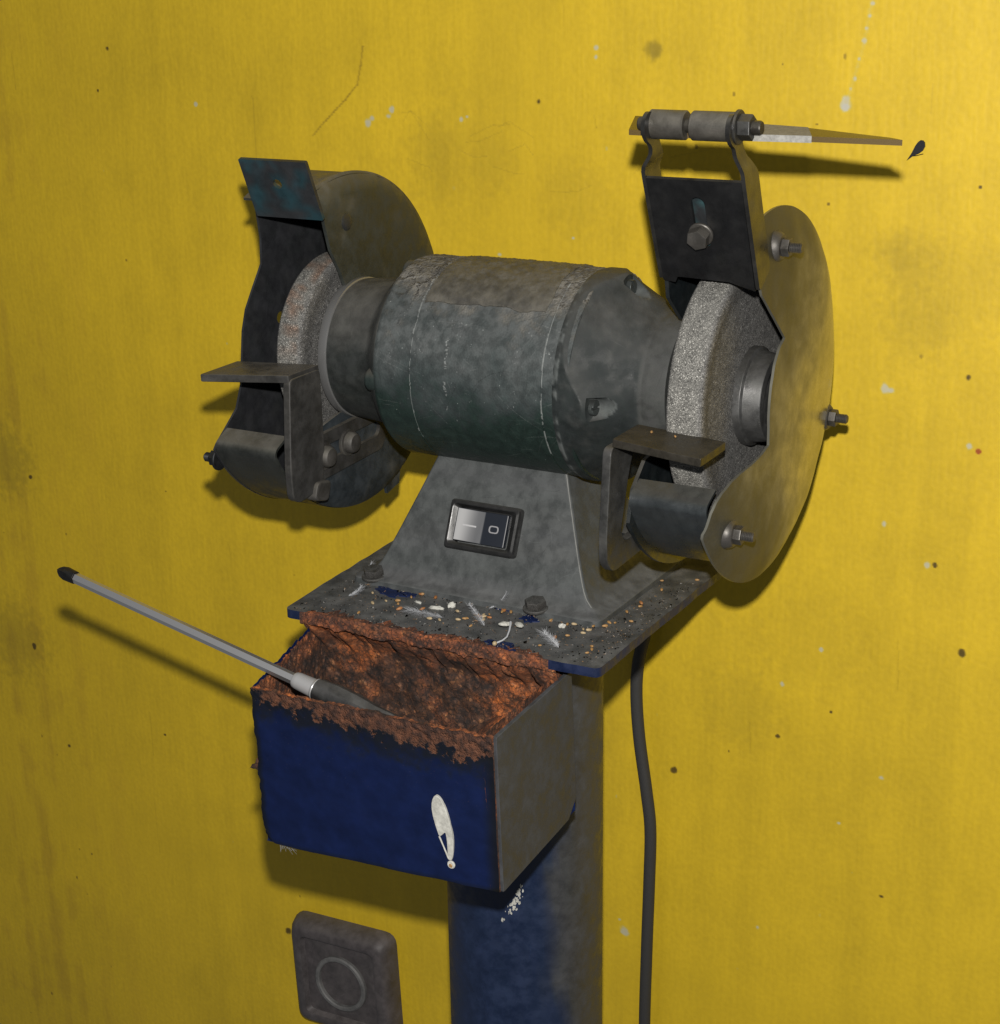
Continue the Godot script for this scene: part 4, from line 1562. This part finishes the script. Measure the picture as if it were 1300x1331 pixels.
	var rustc := func(p: Vector3, n: Vector3) -> Color:
		var n1 := nz.get_noise_3dv(p * 0.05)
		var n2 := nz.get_noise_3dv(p * 0.025 + Vector3(7, 0, 0))
		var n3 := nz.get_noise_3dv(p * 0.16 + Vector3(0, 3, 0))
		var v := 0.9 + 0.3 * n1
		# bare dark scale lower down, rust along the upper edge and in patches
		var rusty := clampf(smoothstep(-172.0, -160.0, p.y + n1 * 16.0 + n2 * 10.0) + smoothstep(0.10, 0.26, n2) * 0.55, 0.0, 1.0)
		var orange := smoothstep(40.0, 14.0, Vector2(p.x - 60.0, p.y + 192.0).length() + 24.0 * n1) + smoothstep(34.0, 10.0, Vector2(p.x + 58.0, p.y + 162.0).length() + 24.0 * n1)
		var col := Color(0.36, 0.42, 0.46).lerp(Color(1.05, 0.95, 0.80), rusty)
		col = col.lerp(Color(2.0, 1.6, 0.90), clampf(orange, 0, 1) * 0.85)
		col = col.lerp(Color(2.2, 2.9, 3.4), smoothstep(0.30, 0.42, n3) * 0.45)
		return Color(col.r * v * 0.41, col.g * v * 0.41, col.b * v * 0.41)
	part("rim", gi, M.rust, o, rustc)
	# right and left panels, outside skins with their edges
	var grey = coat_of(Color(0.090, 0.094, 0.106), Color(0.118, 0.122, 0.132), 0.8, 0.2, 1.0, 0.4)
	var rp := Geo.new()
	var rtop := TR + Vector3(0.6, 0.5, -1.5)
	rp.prism(rounded(poly([200.6, -164.2, 106, -159.5, 105, -246, 116, -256.5, 200.4, -263.5]), 1.5, 2), Transform3D(Basis(Vector3(0.0, 0, 1), Vector3(-0.030, 1, 0), Vector3(1, 0, 0.0)), Vector3(86.6, 0, 0)), -1.4, 1.4, 0.4)
	part("right_panel", rp, M.matte, o, grey)
	var lp := Geo.new()
	var left := func(u: float, v: float) -> Vector3:
		var p := bTL.lerp(TL + Vector3(0, 0, -2.5), u).lerp(bBL.lerp(BL + Vector3(0, 0, -2.5), u), v)
		p.y += rim.call(u, 5.0) * smoothstep(0.08, 0.0, v)
		return p
	lp.grid(50, 30, left)
	part("left_panel", lp, M.blue, o)
	var bp := Geo.new()
	bp.quad(bTL, bTR, bBR, bBL)
	bp.quad(BL + Vector3(0, 0.6, -1), BR + Vector3(0, 0.6, -1), bBR + Vector3(0, 0.6, 0), bBL + Vector3(0, 0.6, 0))
	bp.closed = false
	part("back_and_bottom_panel", bp, M.blue, o)
	# rust crust inside: back, left, right walls and the heap of scale on the floor
	var crust := Geo.new()
	crust.crease = 0.5
	crust.grid(130, 64, func(u: float, v: float) -> Vector3:
		var p := bTL.lerp(bTR, u).lerp(bBL.lerp(bBR, u), v)
		var d := 3.0 + 3.4 * nz.get_noise_2d(u * 7.0, v * 4.0) + 0.8 * nz.get_noise_2d(u * 30.0, v * 18.0)
		var ledge := smoothstep(0.24, 0.05, v + nz.get_noise_2d(u * 7.0, 30.0) * 0.12)
		var start := smoothstep(0.26, 0.0, v + 0.08 * nz.get_noise_2d(u * 12.0, 91.0))
		return Vector3(p.x, p.y + 7.0 + start * 2.0, lerpf(p.z + d + ledge * (5.0 + 7.0 * nz.get_noise_2d(u * 14.0, v * 7.0 + 4.0)), 129.0 - 3.0 * u, start)))
	crust.grid(64, 44, func(u: float, v: float) -> Vector3:
		var p: Vector3 = left.call(u, v)
		return p + Vector3(1.4 + 2.2 * absf(nz.get_noise_2d(u * 12.0 + 5.0, v * 8.0)) + 1.0 * nz.get_noise_2d(u * 40.0, v * 30.0), -0.5, 0))
	crust.grid(60, 44, func(u: float, v: float) -> Vector3:
		var p := bTR.lerp(TR, u).lerp(bBR.lerp(BR, u), v)
		return p + Vector3(-5.6 - 1.8 * absf(nz.get_noise_2d(u * 12.0 + 25.0, v * 8.0)) - 0.8 * nz.get_noise_2d(u * 40.0, v * 30.0), 0.6, 0))
	crust.grid(110, 70, func(u: float, v: float) -> Vector3:
		var p := Vector3(lerpf(-88.0, 91.0, u), 0, lerpf(108.0, 199.0, v))
		var heap := 24.0 * exp(-pow((p.x - 62.0) / 34.0, 2.0) - pow((p.z - 128.0) / 34.0, 2.0)) + 10.0 * exp(-pow((p.x + 50.0) / 30.0, 2.0) - pow((p.z - 112.0) / 18.0, 2.0))
		p.y = -226.0 + heap * 1.3 + 4.0 * nz.get_noise_2d(p.x * 0.045, p.z * 0.045) + 1.8 * nz.get_noise_2d(p.x * 0.2, p.z * 0.2) + 8.0 * smoothstep(18.0, 0.0, p.z - 108.0)
		return p)
	part("rust_crust", crust, M.rust, o, rustc)
	# crust grown over the front edge of the plate above the back wall
	var lip := Geo.new()
	lip.crease = 0.5
	lip.grid(150, 16, func(u: float, v: float) -> Vector3:
		var x := lerpf(-92.0, 88.0, u)
		var fade := smoothstep(0.0, 0.05, u) * smoothstep(1.0, 0.93, u)
		var z0 := lerpf(131.0, 126.8, u)
		var n := nz.get_noise_2d(u * 22.0, v * 4.0) * 1.4 + nz.get_noise_2d(u * 70.0, v * 9.0) * 0.9
		var reach := (7.0 + 11.0 * nz.get_noise_2d(u * 9.0, 77.0) + 5.0 * nz.get_noise_2d(u * 40.0, 7.0)) * fade + 0.4
		var path := v * 3.0
		var p := Vector3(x, -145.3, z0 - reach)
		if path < 1.0:
			p = Vector3(x, -145.4 + smoothstep(0.0, 0.4, path) * (0.7 + n * 0.6) * fade, lerpf(z0 - reach, z0 + 0.6, path))
		elif path < 2.0:
			p = Vector3(x, lerpf(-145.0, -154.0 + 4.0 * nz.get_noise_2d(u * 11.0, 60.0), path - 1.0), z0 + 0.9 + n * 0.9 * fade)
		else:
			p = Vector3(x, -153.2 + n, lerpf(z0 + 0.9, 112.0, path - 2.0))
		return p)
	part("rust_lip", lip, M.rust, o, func(p: Vector3, n: Vector3) -> Color:
		var k := smoothstep(0.42, 0.66, nz.get_noise_3dv(p * 0.05 + Vector3(0, 0, 9)) * 0.5 + 0.5)
		return Color(0.45, 0.40, 0.36).lerp(Color(0.28, 0.31, 0.33), k * 0.9))
	# white dropping run down the front
	var sp := Geo.new()
	var T := Transform3D(Basis(), Vector3(0, 0, 202.0))
	var drop := rounded(poly([52.6, -208.6, 50.4, -212, 49.6, -217, 50.4, -223, 52.4, -230, 54.6, -236, 57.2, -233.4, 58.8, -231.6, 59.6, -236, 60.0, -243, 59.9, -249.5, 62.6, -249.8, 63.6, -246, 64.0, -238, 63.4, -231, 61.4, -222, 58.6, -214.5, 55.6, -210]), 2.0, 2)
	sp.prism(drop, T, -1.5, 1.5, 0.2)
	sp.tube(PackedVector3Array([Vector3(54.4, -235.5, 203.2), Vector3(57.2, -241.5, 203.2), Vector3(60.4, -248.5, 203.2)]), [0.55, 0.45, 0.6], 6)
	sp.prism(disc(2.6, 20, Vector2(62.0, -252.6)), T, -1.5, 1.6, 0.5)
	part("white_splash", sp, M.white, o)
	var yolk := Geo.new()
	yolk.prism(disc(1.3, 12, Vector2(62.0, -253.0)), T, 1.0, 1.9, 0.3)
	part("splash_spot", yolk, M.seed, o)


# ------------------------------------------------------------------ screwdriver

func build_screwdriver():
	var tip := Vector3(-243, -122, 190)
	var collar := Vector3(-47, -166.0, 187)
	var o := thing("screwdriver", collar, "screwdriver lying head down in the rusty blue box, long bare shaft over its left rim", "screwdriver")
	var d := (tip - collar).normalized()
	var L := tip.distance_to(collar)
	var T := along(collar, d)
	var toward := (Vector3(528, 290, 958) - collar).normalized()
	var face := (toward - d * toward.dot(d)).normalized()
	T.basis = Basis(d, face, d.cross(face))
	var hexp := PackedVector2Array()
	for i in 6:
		hexp.append(Vector2(3.6, 0).rotated(TAU * (i + 0.5) / 6 + 0.02))
	var F := Transform3D(Basis(T.basis.y, T.basis.z, T.basis.x), T.origin)
	var s := Geo.new()
	s.prism(hexp, F, 4.0, L - 15.0, 0.4)
	part("shaft", s, M.bare, o)
	var t := Geo.new()
	var rings := []
	for q in [[L - 15.0, 4.3, 4.3], [L - 12.0, 4.4, 4.2], [L - 7.0, 4.6, 3.2], [L - 3.0, 3.6, 1.8], [L - 0.8, 2.0, 0.9], [L, 1.2, 0.5]]:
		var ring := PackedVector3Array()
		for i in 16:
			var a := TAU * i / 16
			var star := 1.0 if i % 4 else 1.0
			var r: float = lerpf(q[2], q[1], pow(absf(cos(a * 2.0)), 1.5)) * star
			ring.append(F * Vector3(r * cos(a), r * sin(a), q[0]))
		rings.append(ring)
	t.loft(rings)
	part("tip", t, M.coat_steel, o, coat_of(Color(0.035, 0.034, 0.034), Color(0.08, 0.08, 0.08), 0.5))
	var c := Geo.new()
	c.lathe([Vector2(-7, 0), Vector2(-7, 6.2), Vector2(-5.6, 6.8), Vector2(-4.6, 6.2), Vector2(-4.0, 5.9), Vector2(7.0, 5.4), Vector2(9.5, 5.0), Vector2(10.5, 4.2), Vector2(10.5, 0)], 28, T)
	part("ferrule", c, M.ferrule, o)
	# the handle lies half sunk in the scale
	var h := Geo.new()
	var hd := (Vector3(34, -184.5, 184.5) - collar).normalized()
	h.lathe([Vector2(5, 0), Vector2(5, 6.4), Vector2(9, 7.4), Vector2(20, 8.6), Vector2(34, 8.2), Vector2(48, 6.6), Vector2(62, 6.2), Vector2(78, 7.6), Vector2(88, 7.6), Vector2(92, 5.5), Vector2(93, 0)], 40, along(collar, hd), 0.0, 0.0, func(x: float, a: float) -> float: return -0.55 * absf(sin(a * 4.0)) * smoothstep(8.0, 18.0, x))
	part("handle", h, M.coat, o, coat_of(Color(0.030, 0.030, 0.031), Color(0.105, 0.104, 0.104), 1.0, 0.1, 1.0, 0.4))


# ------------------------------------------------------------------ cable and socket

func build_cable():
	var key := [Vector3(30, -120, -150), Vector3(22, -190, -172), Vector3(13, -235, -186), Vector3(7, -262, -190), Vector3(1.5, -286, -191), Vector3(0, -314, -191), Vector3(3, -353, -191), Vector3(10, -400, -191), Vector3(14, -435, -191), Vector3(13.5, -486, -191), Vector3(12, -553, -191), Vector3(11, -640, -191), Vector3(14, -760, -191), Vector3(12, -1050, -191)]
	var path := PackedVector3Array()
	for i in key.size() - 1:
		var a: Vector3 = key[maxi(i - 1, 0)]
		var d: Vector3 = key[mini(i + 2, key.size() - 1)]
		for k in 10:
			path.append(key[i].cubic_interpolate(key[i + 1], a, d, k / 10.0))
	path.append(key[key.size() - 1])
	var o := thing("power_cable", Vector3(12, -1050, -191), "black round power cable hanging down the yellow wall behind the pedestal", "cable")
	var g := Geo.new()
	g.tube(path, [5.0], 16)
	part("sheath", g, M.cable, o)


func build_socket():
	var o := thing("wall_socket", Vector3(-304, -668, -200), "dirty grey square socket box with rounded corners on the wall near the frame's bottom", "wall socket")
	var dirty = coat_of(Color(0.15, 0.13, 0.135), Color(0.21, 0.185, 0.185), 0.9, 0.2, 1.0, 0.5)
	var T := Transform3D(Basis(Vector3(0, 0, 1), deg_to_rad(2.5)), Vector3(-304, -676, -200))
	var rings := []
	for q in [[57, -1, 12], [57, 6, 12], [55, 14, 12], [52, 19, 11], [49, 21, 10], [44, 21.4, 8], [42, 20.8, 7], [40, 16, 6], [39.5, 15.6, 6]]:
		rings.append(rr2(q[0], q[0], q[2], T, q[1]))
	var g := Geo.new()
	g.crease = 0.75
	g.loft(rings)
	part("housing", g, M.coat, o, dirty)
	var r := Geo.new()
	var C := along(T * Vector3(0, -2, 15.4), Vector3(0, 0, 1))
	r.lathe([Vector2(0, 29), Vector2(3.0, 29), Vector2(4.2, 27.6), Vector2(4.2, 25), Vector2(3.2, 24), Vector2(-8.0, 23), Vector2(-8.0, 0)], 56, C)
	r.closed = false
	part("outlet_ring", r, M.coat, o, coat_of(Color(0.26, 0.255, 0.255), Color(0.3, 0.29, 0.285), 0.8))
	var pl := Geo.new()
	for s in [-1, 1]:
		pl.lathe([Vector2(-6.8, 0), Vector2(-6.8, 2.6), Vector2(-7.8, 2.6)], 16, along(T * Vector3(9.5 * s, -2, 15.4), Vector3(0, 0, 1)))
	pl.closed = false
	part("contact_hole", pl, M.insect, o)


# ------------------------------------------------------------------ feathers, seeds and flecks

func feather(label: String, at: Vector3, heading: float, size: float, lift: float, spread: float, rise := 0.5):
	var o := Geo.new()
	o.closed = false
	var dir := Vector3(cos(heading), 0, -sin(heading))
	var side := Vector3(sin(heading), 0, cos(heading))
	var path := PackedVector3Array()
	for k in 9:
		var t := k / 8.0
		path.append(at + dir * size * t + side * size * 0.12 * sin(t * 2.4) + Vector3.UP * (0.6 + lift * t * t))
	for k in 8:
		var w := side * 0.22
		o.quad(path[k] - w, path[k] + w, path[k + 1] + w * 0.6, path[k + 1] - w * 0.6)
	for i in 230:
		var t := rng.randf_range(0.02, 1.0)
		var x := t * 7.99
		var b := path[int(x)].lerp(path[int(x) + 1], x - int(x))
		var s := 1.0 if i % 2 else -1.0
		var len := spread * size * (0.35 + 0.65 * sin(minf(1.0, t * 1.25) * PI * 0.75)) * rng.randf_range(0.6, 1.1)
		var d := (side * s * rng.randf_range(0.3, 1.1) + dir * rng.randf_range(0.3, 1.1) + Vector3.UP * rng.randf_range(-0.05, rise)).normalized()
		var mid := b + d * len * 0.55
		var end := b + (d + dir * 0.35 + Vector3.UP * rng.randf_range(-0.2, 0.15)).normalized() * len
		var w := d.cross(Vector3.UP).normalized() * rng.randf_range(0.06, 0.13)
		o.quad(b - w, b + w, mid + w * 0.8, mid - w * 0.8)
		o.tri(mid - w * 0.8, mid + w * 0.8, end)
	for k in o.p.size():
		if o.p[k].y < at.y + 0.25:
			o.p[k].y = at.y + 0.25
	var m := piece("feather", o, M.feather, at)
	tag(m, label, "feather", "white feathers on the plate")


func piece(called: String, g: Geo, mat: Material, at: Vector3) -> MeshInstance3D:
	var o := MeshInstance3D.new()
	o.name = numbered(called, self)
	o.mesh = g.mesh(at, null, lump)
	o.mesh.surface_set_material(0, mat)
	o.position = at * 0.001
	add_child(o)
	return o


func build_litter():
	var top := -144.7
	feather("long white feather lying at the left front edge of the plate, spread over grey dust", Vector3(-2, top, 100), deg_to_rad(192), 25.0, 2.0, 0.42, 0.15)
	feather("curled white feather standing up in the middle of the plate beside the seeds", Vector3(28, top, 100), deg_to_rad(150), 23.0, 7.0, 0.22, 0.3)
	feather("thin upright white feather at the centre of the plate below the switch", Vector3(16, top, 73), deg_to_rad(62), 13.0, 9.0, 0.3, 0.6)
	feather("fluffy grey feather on the plate near its right front corner", Vector3(86, top, 110), deg_to_rad(155), 17.0, 4.0, 0.5, 0.4)
	feather("small downy feather beside the left bolt on the plate", Vector3(-93, top, 66), deg_to_rad(70), 14.0, 8.0, 0.4, 0.5)
	feather("short white feather on the left side of the plate in front of the left bolt", Vector3(-78, top, 96), deg_to_rad(75), 11.0, 4.0, 0.5, 0.4)
	# a sprig: pale curved stem with two white lobes
	var s := thing("white_sprig", Vector3(48, top, 114), "white two lobed sprig with a thin curved stem on the plate's front", "sprig")
	var g := Geo.new()
	g.tube(PackedVector3Array([Vector3(49, top + 1.0, 122), Vector3(51, top + 1.6, 118), Vector3(51.5, top + 2.2, 113), Vector3(50.0, top + 4.0, 107), Vector3(48, top + 5.5, 102), Vector3(46.5, top + 6.0, 99)]), [0.6, 0.5, 0.5, 0.55, 0.7, 0.8], 7)
	part("stem", g, M.feather, s)
	for q in [[43.5, 101, 0.5], [52.0, 98, -0.6]]:
		var lobe := Geo.new()
		lobe.grid(10, 8, func(u: float, v: float) -> Vector3:
			var a := u * TAU
			var b := v * PI
			var r := 1.0 + 0.35 * lump.get_noise_2d(u * 5.0 + q[0], v * 4.0)
			if u > 0.99:
				r = 1.0 + 0.35 * lump.get_noise_2d(q[0], v * 4.0)
			var e := Vector3(cos(a) * sin(b) * 4.2, cos(b) * 1.3, sin(a) * sin(b) * 2.2) * r
			return e.rotated(Vector3.UP, q[2]) + Vector3(q[0], top + 5.0, q[1]))
		part("lobe", lobe, M.white, s)
	var bead := Geo.new()
	bead.lathe(grain_profile(2.0, 1.5), 10, along(Vector3(48.6, top + 1.2, 123), Vector3(0.3, 0, 1)))
	part("root", bead, M.seed_pale, s)
	# white crumbs
	crumb("white crumpled husk among the seeds left of the plate's middle", Vector3(-15, top, 88), Vector3(5.0, 1.3, 1.6), 0.2)
	crumb("bright white crumb at the upper right end of the crumpled husk", Vector3(-8, top, 80), Vector3(2.6, 1.8, 1.9), 0.9)
	crumb("small pale crumb left of the crumpled white husk", Vector3(-31, top, 84), Vector3(3.0, 0.8, 1.0), -0.3)
	crumb("white bent twig of droppings beside the left bolt", Vector3(-88, top, 65), Vector3(3.6, 1.0, 1.2), 0.3)
	crumb("little white crumb on the plate's right part before the right bolt", Vector3(72, top, 78), Vector3(2.4, 1.4, 1.6), 0.4)
	# feather stuck under the tray's corner
	var uf := Vector3(-66, -273.5, 196)
	var fg := Geo.new()
	fg.closed = false
	for i in 40:
		var b := uf + Vector3(rng.randf_range(-3, 3), 0, rng.randf_range(-3, 3))
		var e := b + Vector3(rng.randf_range(-3, 9), rng.randf_range(-7, -2), rng.randf_range(-3, 3))
		var w := Vector3(0.25, 0.15, 0.1)
		fg.quad(b - w, b + w, e + w * 0.4, e - w * 0.4)
	tag(piece("feather", fg, M.feather, uf), "tuft of down stuck under the lower left corner of the blue box", "feather")
	# seeds
	var protos: Array[MeshInstance3D] = []
	for k in 3:
		var gg := Geo.new()
		gg.lathe(grain_profile(1.95 + 0.25 * k, 0.98 + 0.10 * k), 10, Transform3D())
		var m := MeshInstance3D.new()
		m.mesh = gg.mesh(Vector3.ZERO, null, lump)
		m.mesh.surface_set_material(0, [M.seed, M.seed_pale, M.seed_red][k])
		protos.append(m)
	var front := [-67, 85, -56, 100, -51, 93, -41, 93, -36, 100, -54, 118, -37, 68, -25, 72, -9, 107, -2, 105, 0, 88, 12, 94, 21, 105, 17, 88, 19, 85, 22, 83, 22, 93, 27, 76, 27, 68, 32, 67, 26, 43, -22, 93, 11, 97, -39, 79, 20, 88, 15, 86, 24, 87, -36, 66, 8, 99, -44, 88]
	var right := [61, 74, 77, 72, 86, 60, 90, 70, 90, 77, 77, 97, 82, 92, 75, 114, 104, 99, 106, 110, 73, 75, 99, 59, 107, 52, 99, 20, 101, -7, 96, -22, 86, 78, 90, 84, 105, 104, 116, -34, 88, 66, 99, 38, 102, 27]
	var marks := [["beside the left mounting bolt", -80, 70], ["near the plate's left front corner", -60, 105], ["behind the long front feather", -40, 90], ["at the crumpled white husk", -16, 84], ["in front of the long feather's quill", -6, 106], ["in the heap beside the curled feather", 22, 88], ["below the thin upright feather", 28, 72], ["by the white two lobed sprig", 48, 108], ["beside the right mounting bolt", 64, 66], ["by the fluffy grey feather", 86, 104], ["between the right bolt and the plate's edge", 90, 72], ["at the plate's right front corner", 108, 108], ["along the plate's right edge under the right guard", 98, 20], ["at the plate's right edge beside the casting's foot", 104, 55]]
	var spots := front + right
	for i in range(0, spots.size(), 2):
		var q := Vector2(spots[i], spots[i + 1])
		if absf(q.x) < 94 and q.y < 69:
			q = Vector2(97, q.y) if q.x > 55 else Vector2(q.x, 72)
		var best := 1e9
		var where := ""
		for m in marks:
			var d := q.distance_to(Vector2(m[1], m[2]))
			if d < best:
				best = d
				where = m[0]
		grain(protos, Vector3(q.x, top, q.y), "%s seed husk " + where, "seed husks scattered over the plate")
	grain(protos, Vector3(136, -8.2, 88), "%s seed husk on the right tool rest, the left one of two", "")
	grain(protos, Vector3(150, -9.0, 88), "%s seed husk on the right tool rest, the right one of two", "")
	for m in protos:
		m.free()
	# grit, filings and chaff too small to count
	var gr := Geo.new()
	gr.crease = 2.0
	var tints := []
	for k in 1500:
		var x := rng.randf_range(-98, 117)
		var zf := 129.0 - 0.022 * (x + 104.0)
		var z := zf - pow(rng.randf(), 1.4) * 62.0
		if k % 5 == 0:
			x = 119.0 - pow(rng.randf(), 1.3) * 24.0
			z = rng.randf_range(-30, 120)
		elif k % 7 == 0:
			z = 71.0 + absf(rng.randfn()) * 2.0
		if z < 70.0 and x < 94.0:
			continue
		var rr := rng.randf_range(0.16, 0.55) * (1.0 if k % 9 else 1.6)
		var c := Vector3(x, top + rr * 0.4 + 0.35, z)
		var pts := []
		for q in 4:
			pts.append(c + Vector3(rng.randfn(), rng.randfn() * 0.6, rng.randfn()) * rr)
		gr.tri(pts[0], pts[1], pts[2]); gr.tri(pts[0], pts[2], pts[3]); gr.tri(pts[0], pts[3], pts[1]); gr.tri(pts[1], pts[3], pts[2])
	gr.closed = false
	var sand := MeshInstance3D.new()
	sand.name = "grit"
	var nz := lump
	sand.mesh = gr.mesh(Vector3(0, top, 90), func(p: Vector3, n: Vector3) -> Color:
		var h := absf(sin(floorf(p.x * 0.9) * 12.9 + floorf(p.z * 0.9) * 78.2))
		return [Color(0.05, 0.045, 0.04), Color(0.22, 0.21, 0.20), Color(0.55, 0.54, 0.52), Color(0.32, 0.19, 0.09)][int(h * 3.99)], nz)
	var gm := plain("grit", Color(1, 1, 1), 0.8)
	gm.vertex_color_use_as_albedo = true
	gm.vertex_color_is_srgb = true
	sand.mesh.surface_set_material(0, gm)
	sand.position = Vector3(0, top, 90) * 0.001
	add_child(sand)
	tag(sand, "fine grit and chaff strewn over the plate in front of the casting", "grit")
	sand.set_meta("kind", "stuff")
	# a dark wing of an insect stuck to the wall
	var at := Vector3(201, 127, -199)
	var ins := thing("dark_insect", at, "small black insect on the yellow wall right of the eye shield's tip", "insect")
	ins.scale = Vector3.ONE * 0.78
	var wing := Geo.new()
	wing.prism(poly([-8.5, -9.5, -3, -5.2, 2, -3.0, 5.0, -0.6, 6.8, 3.0, 6.4, 6.4, 4.8, 8.2, 2.6, 8.4, 0.6, 6.8, -1.6, 3.6, -4.4, -2.6]), Transform3D(Basis(), at), -0.6, 1.4)
	part("wing", wing, M.insect, ins)
	var leg := Geo.new()
	leg.tube(PackedVector3Array([at + Vector3(-5, -5.6, 0.4), at + Vector3(0, -4.8, 1.0), at + Vector3(5.6, -3.2, 0.4)]), [0.35], 5)
	part("leg", leg, M.insect, ins)


func grain_profile(l: float, r: float) -> Array:
	var o := []
	for k in 9:
		var a := PI * k / 8.0
		o.append(Vector2(-l * cos(a), r * sin(a) * (1.0 - 0.2 * cos(a))))
	o[0].y = 0.0
	o[8].y = 0.0
	return o


func grain(protos: Array[MeshInstance3D], at: Vector3, label: String, group: String):
	var k: int = [0, 0, 1, 0, 2, 1, 0][rng.randi() % 7]
	var m: MeshInstance3D = protos[k].duplicate()
	m.name = numbered("seed_husk", self)
	m.position = (at + Vector3(rng.randf_range(-1, 1), 1.1, rng.randf_range(-1, 1))) * 0.001
	m.rotation = Vector3(rng.randf() * TAU, rng.randf() * TAU, rng.randf_range(-0.25, 0.25))
	m.scale = Vector3.ONE * rng.randf_range(0.65, 1.05)
	add_child(m)
	tag(m, label % ["small golden", "pale straw coloured", "reddish brown"][k], "seed", group)


func crumb(label: String, at: Vector3, size: Vector3, turn: float):
	var g := Geo.new()
	g.crease = 0.3
	g.grid(14, 9, func(u: float, v: float) -> Vector3:
		var a := u * TAU
		var b := v * PI
		var d := Vector3(cos(a) * sin(b), cos(b), sin(a) * sin(b))
		var r := 1.0 + 0.75 * lump.get_noise_3dv(d * 1.5 + at * 0.3)
		return (d * size * r).rotated(Vector3.UP, turn) + at + Vector3(0, size.y * 0.5, 0))
	tag(piece("white_crumb", g, M.white, at), label, "crumb")
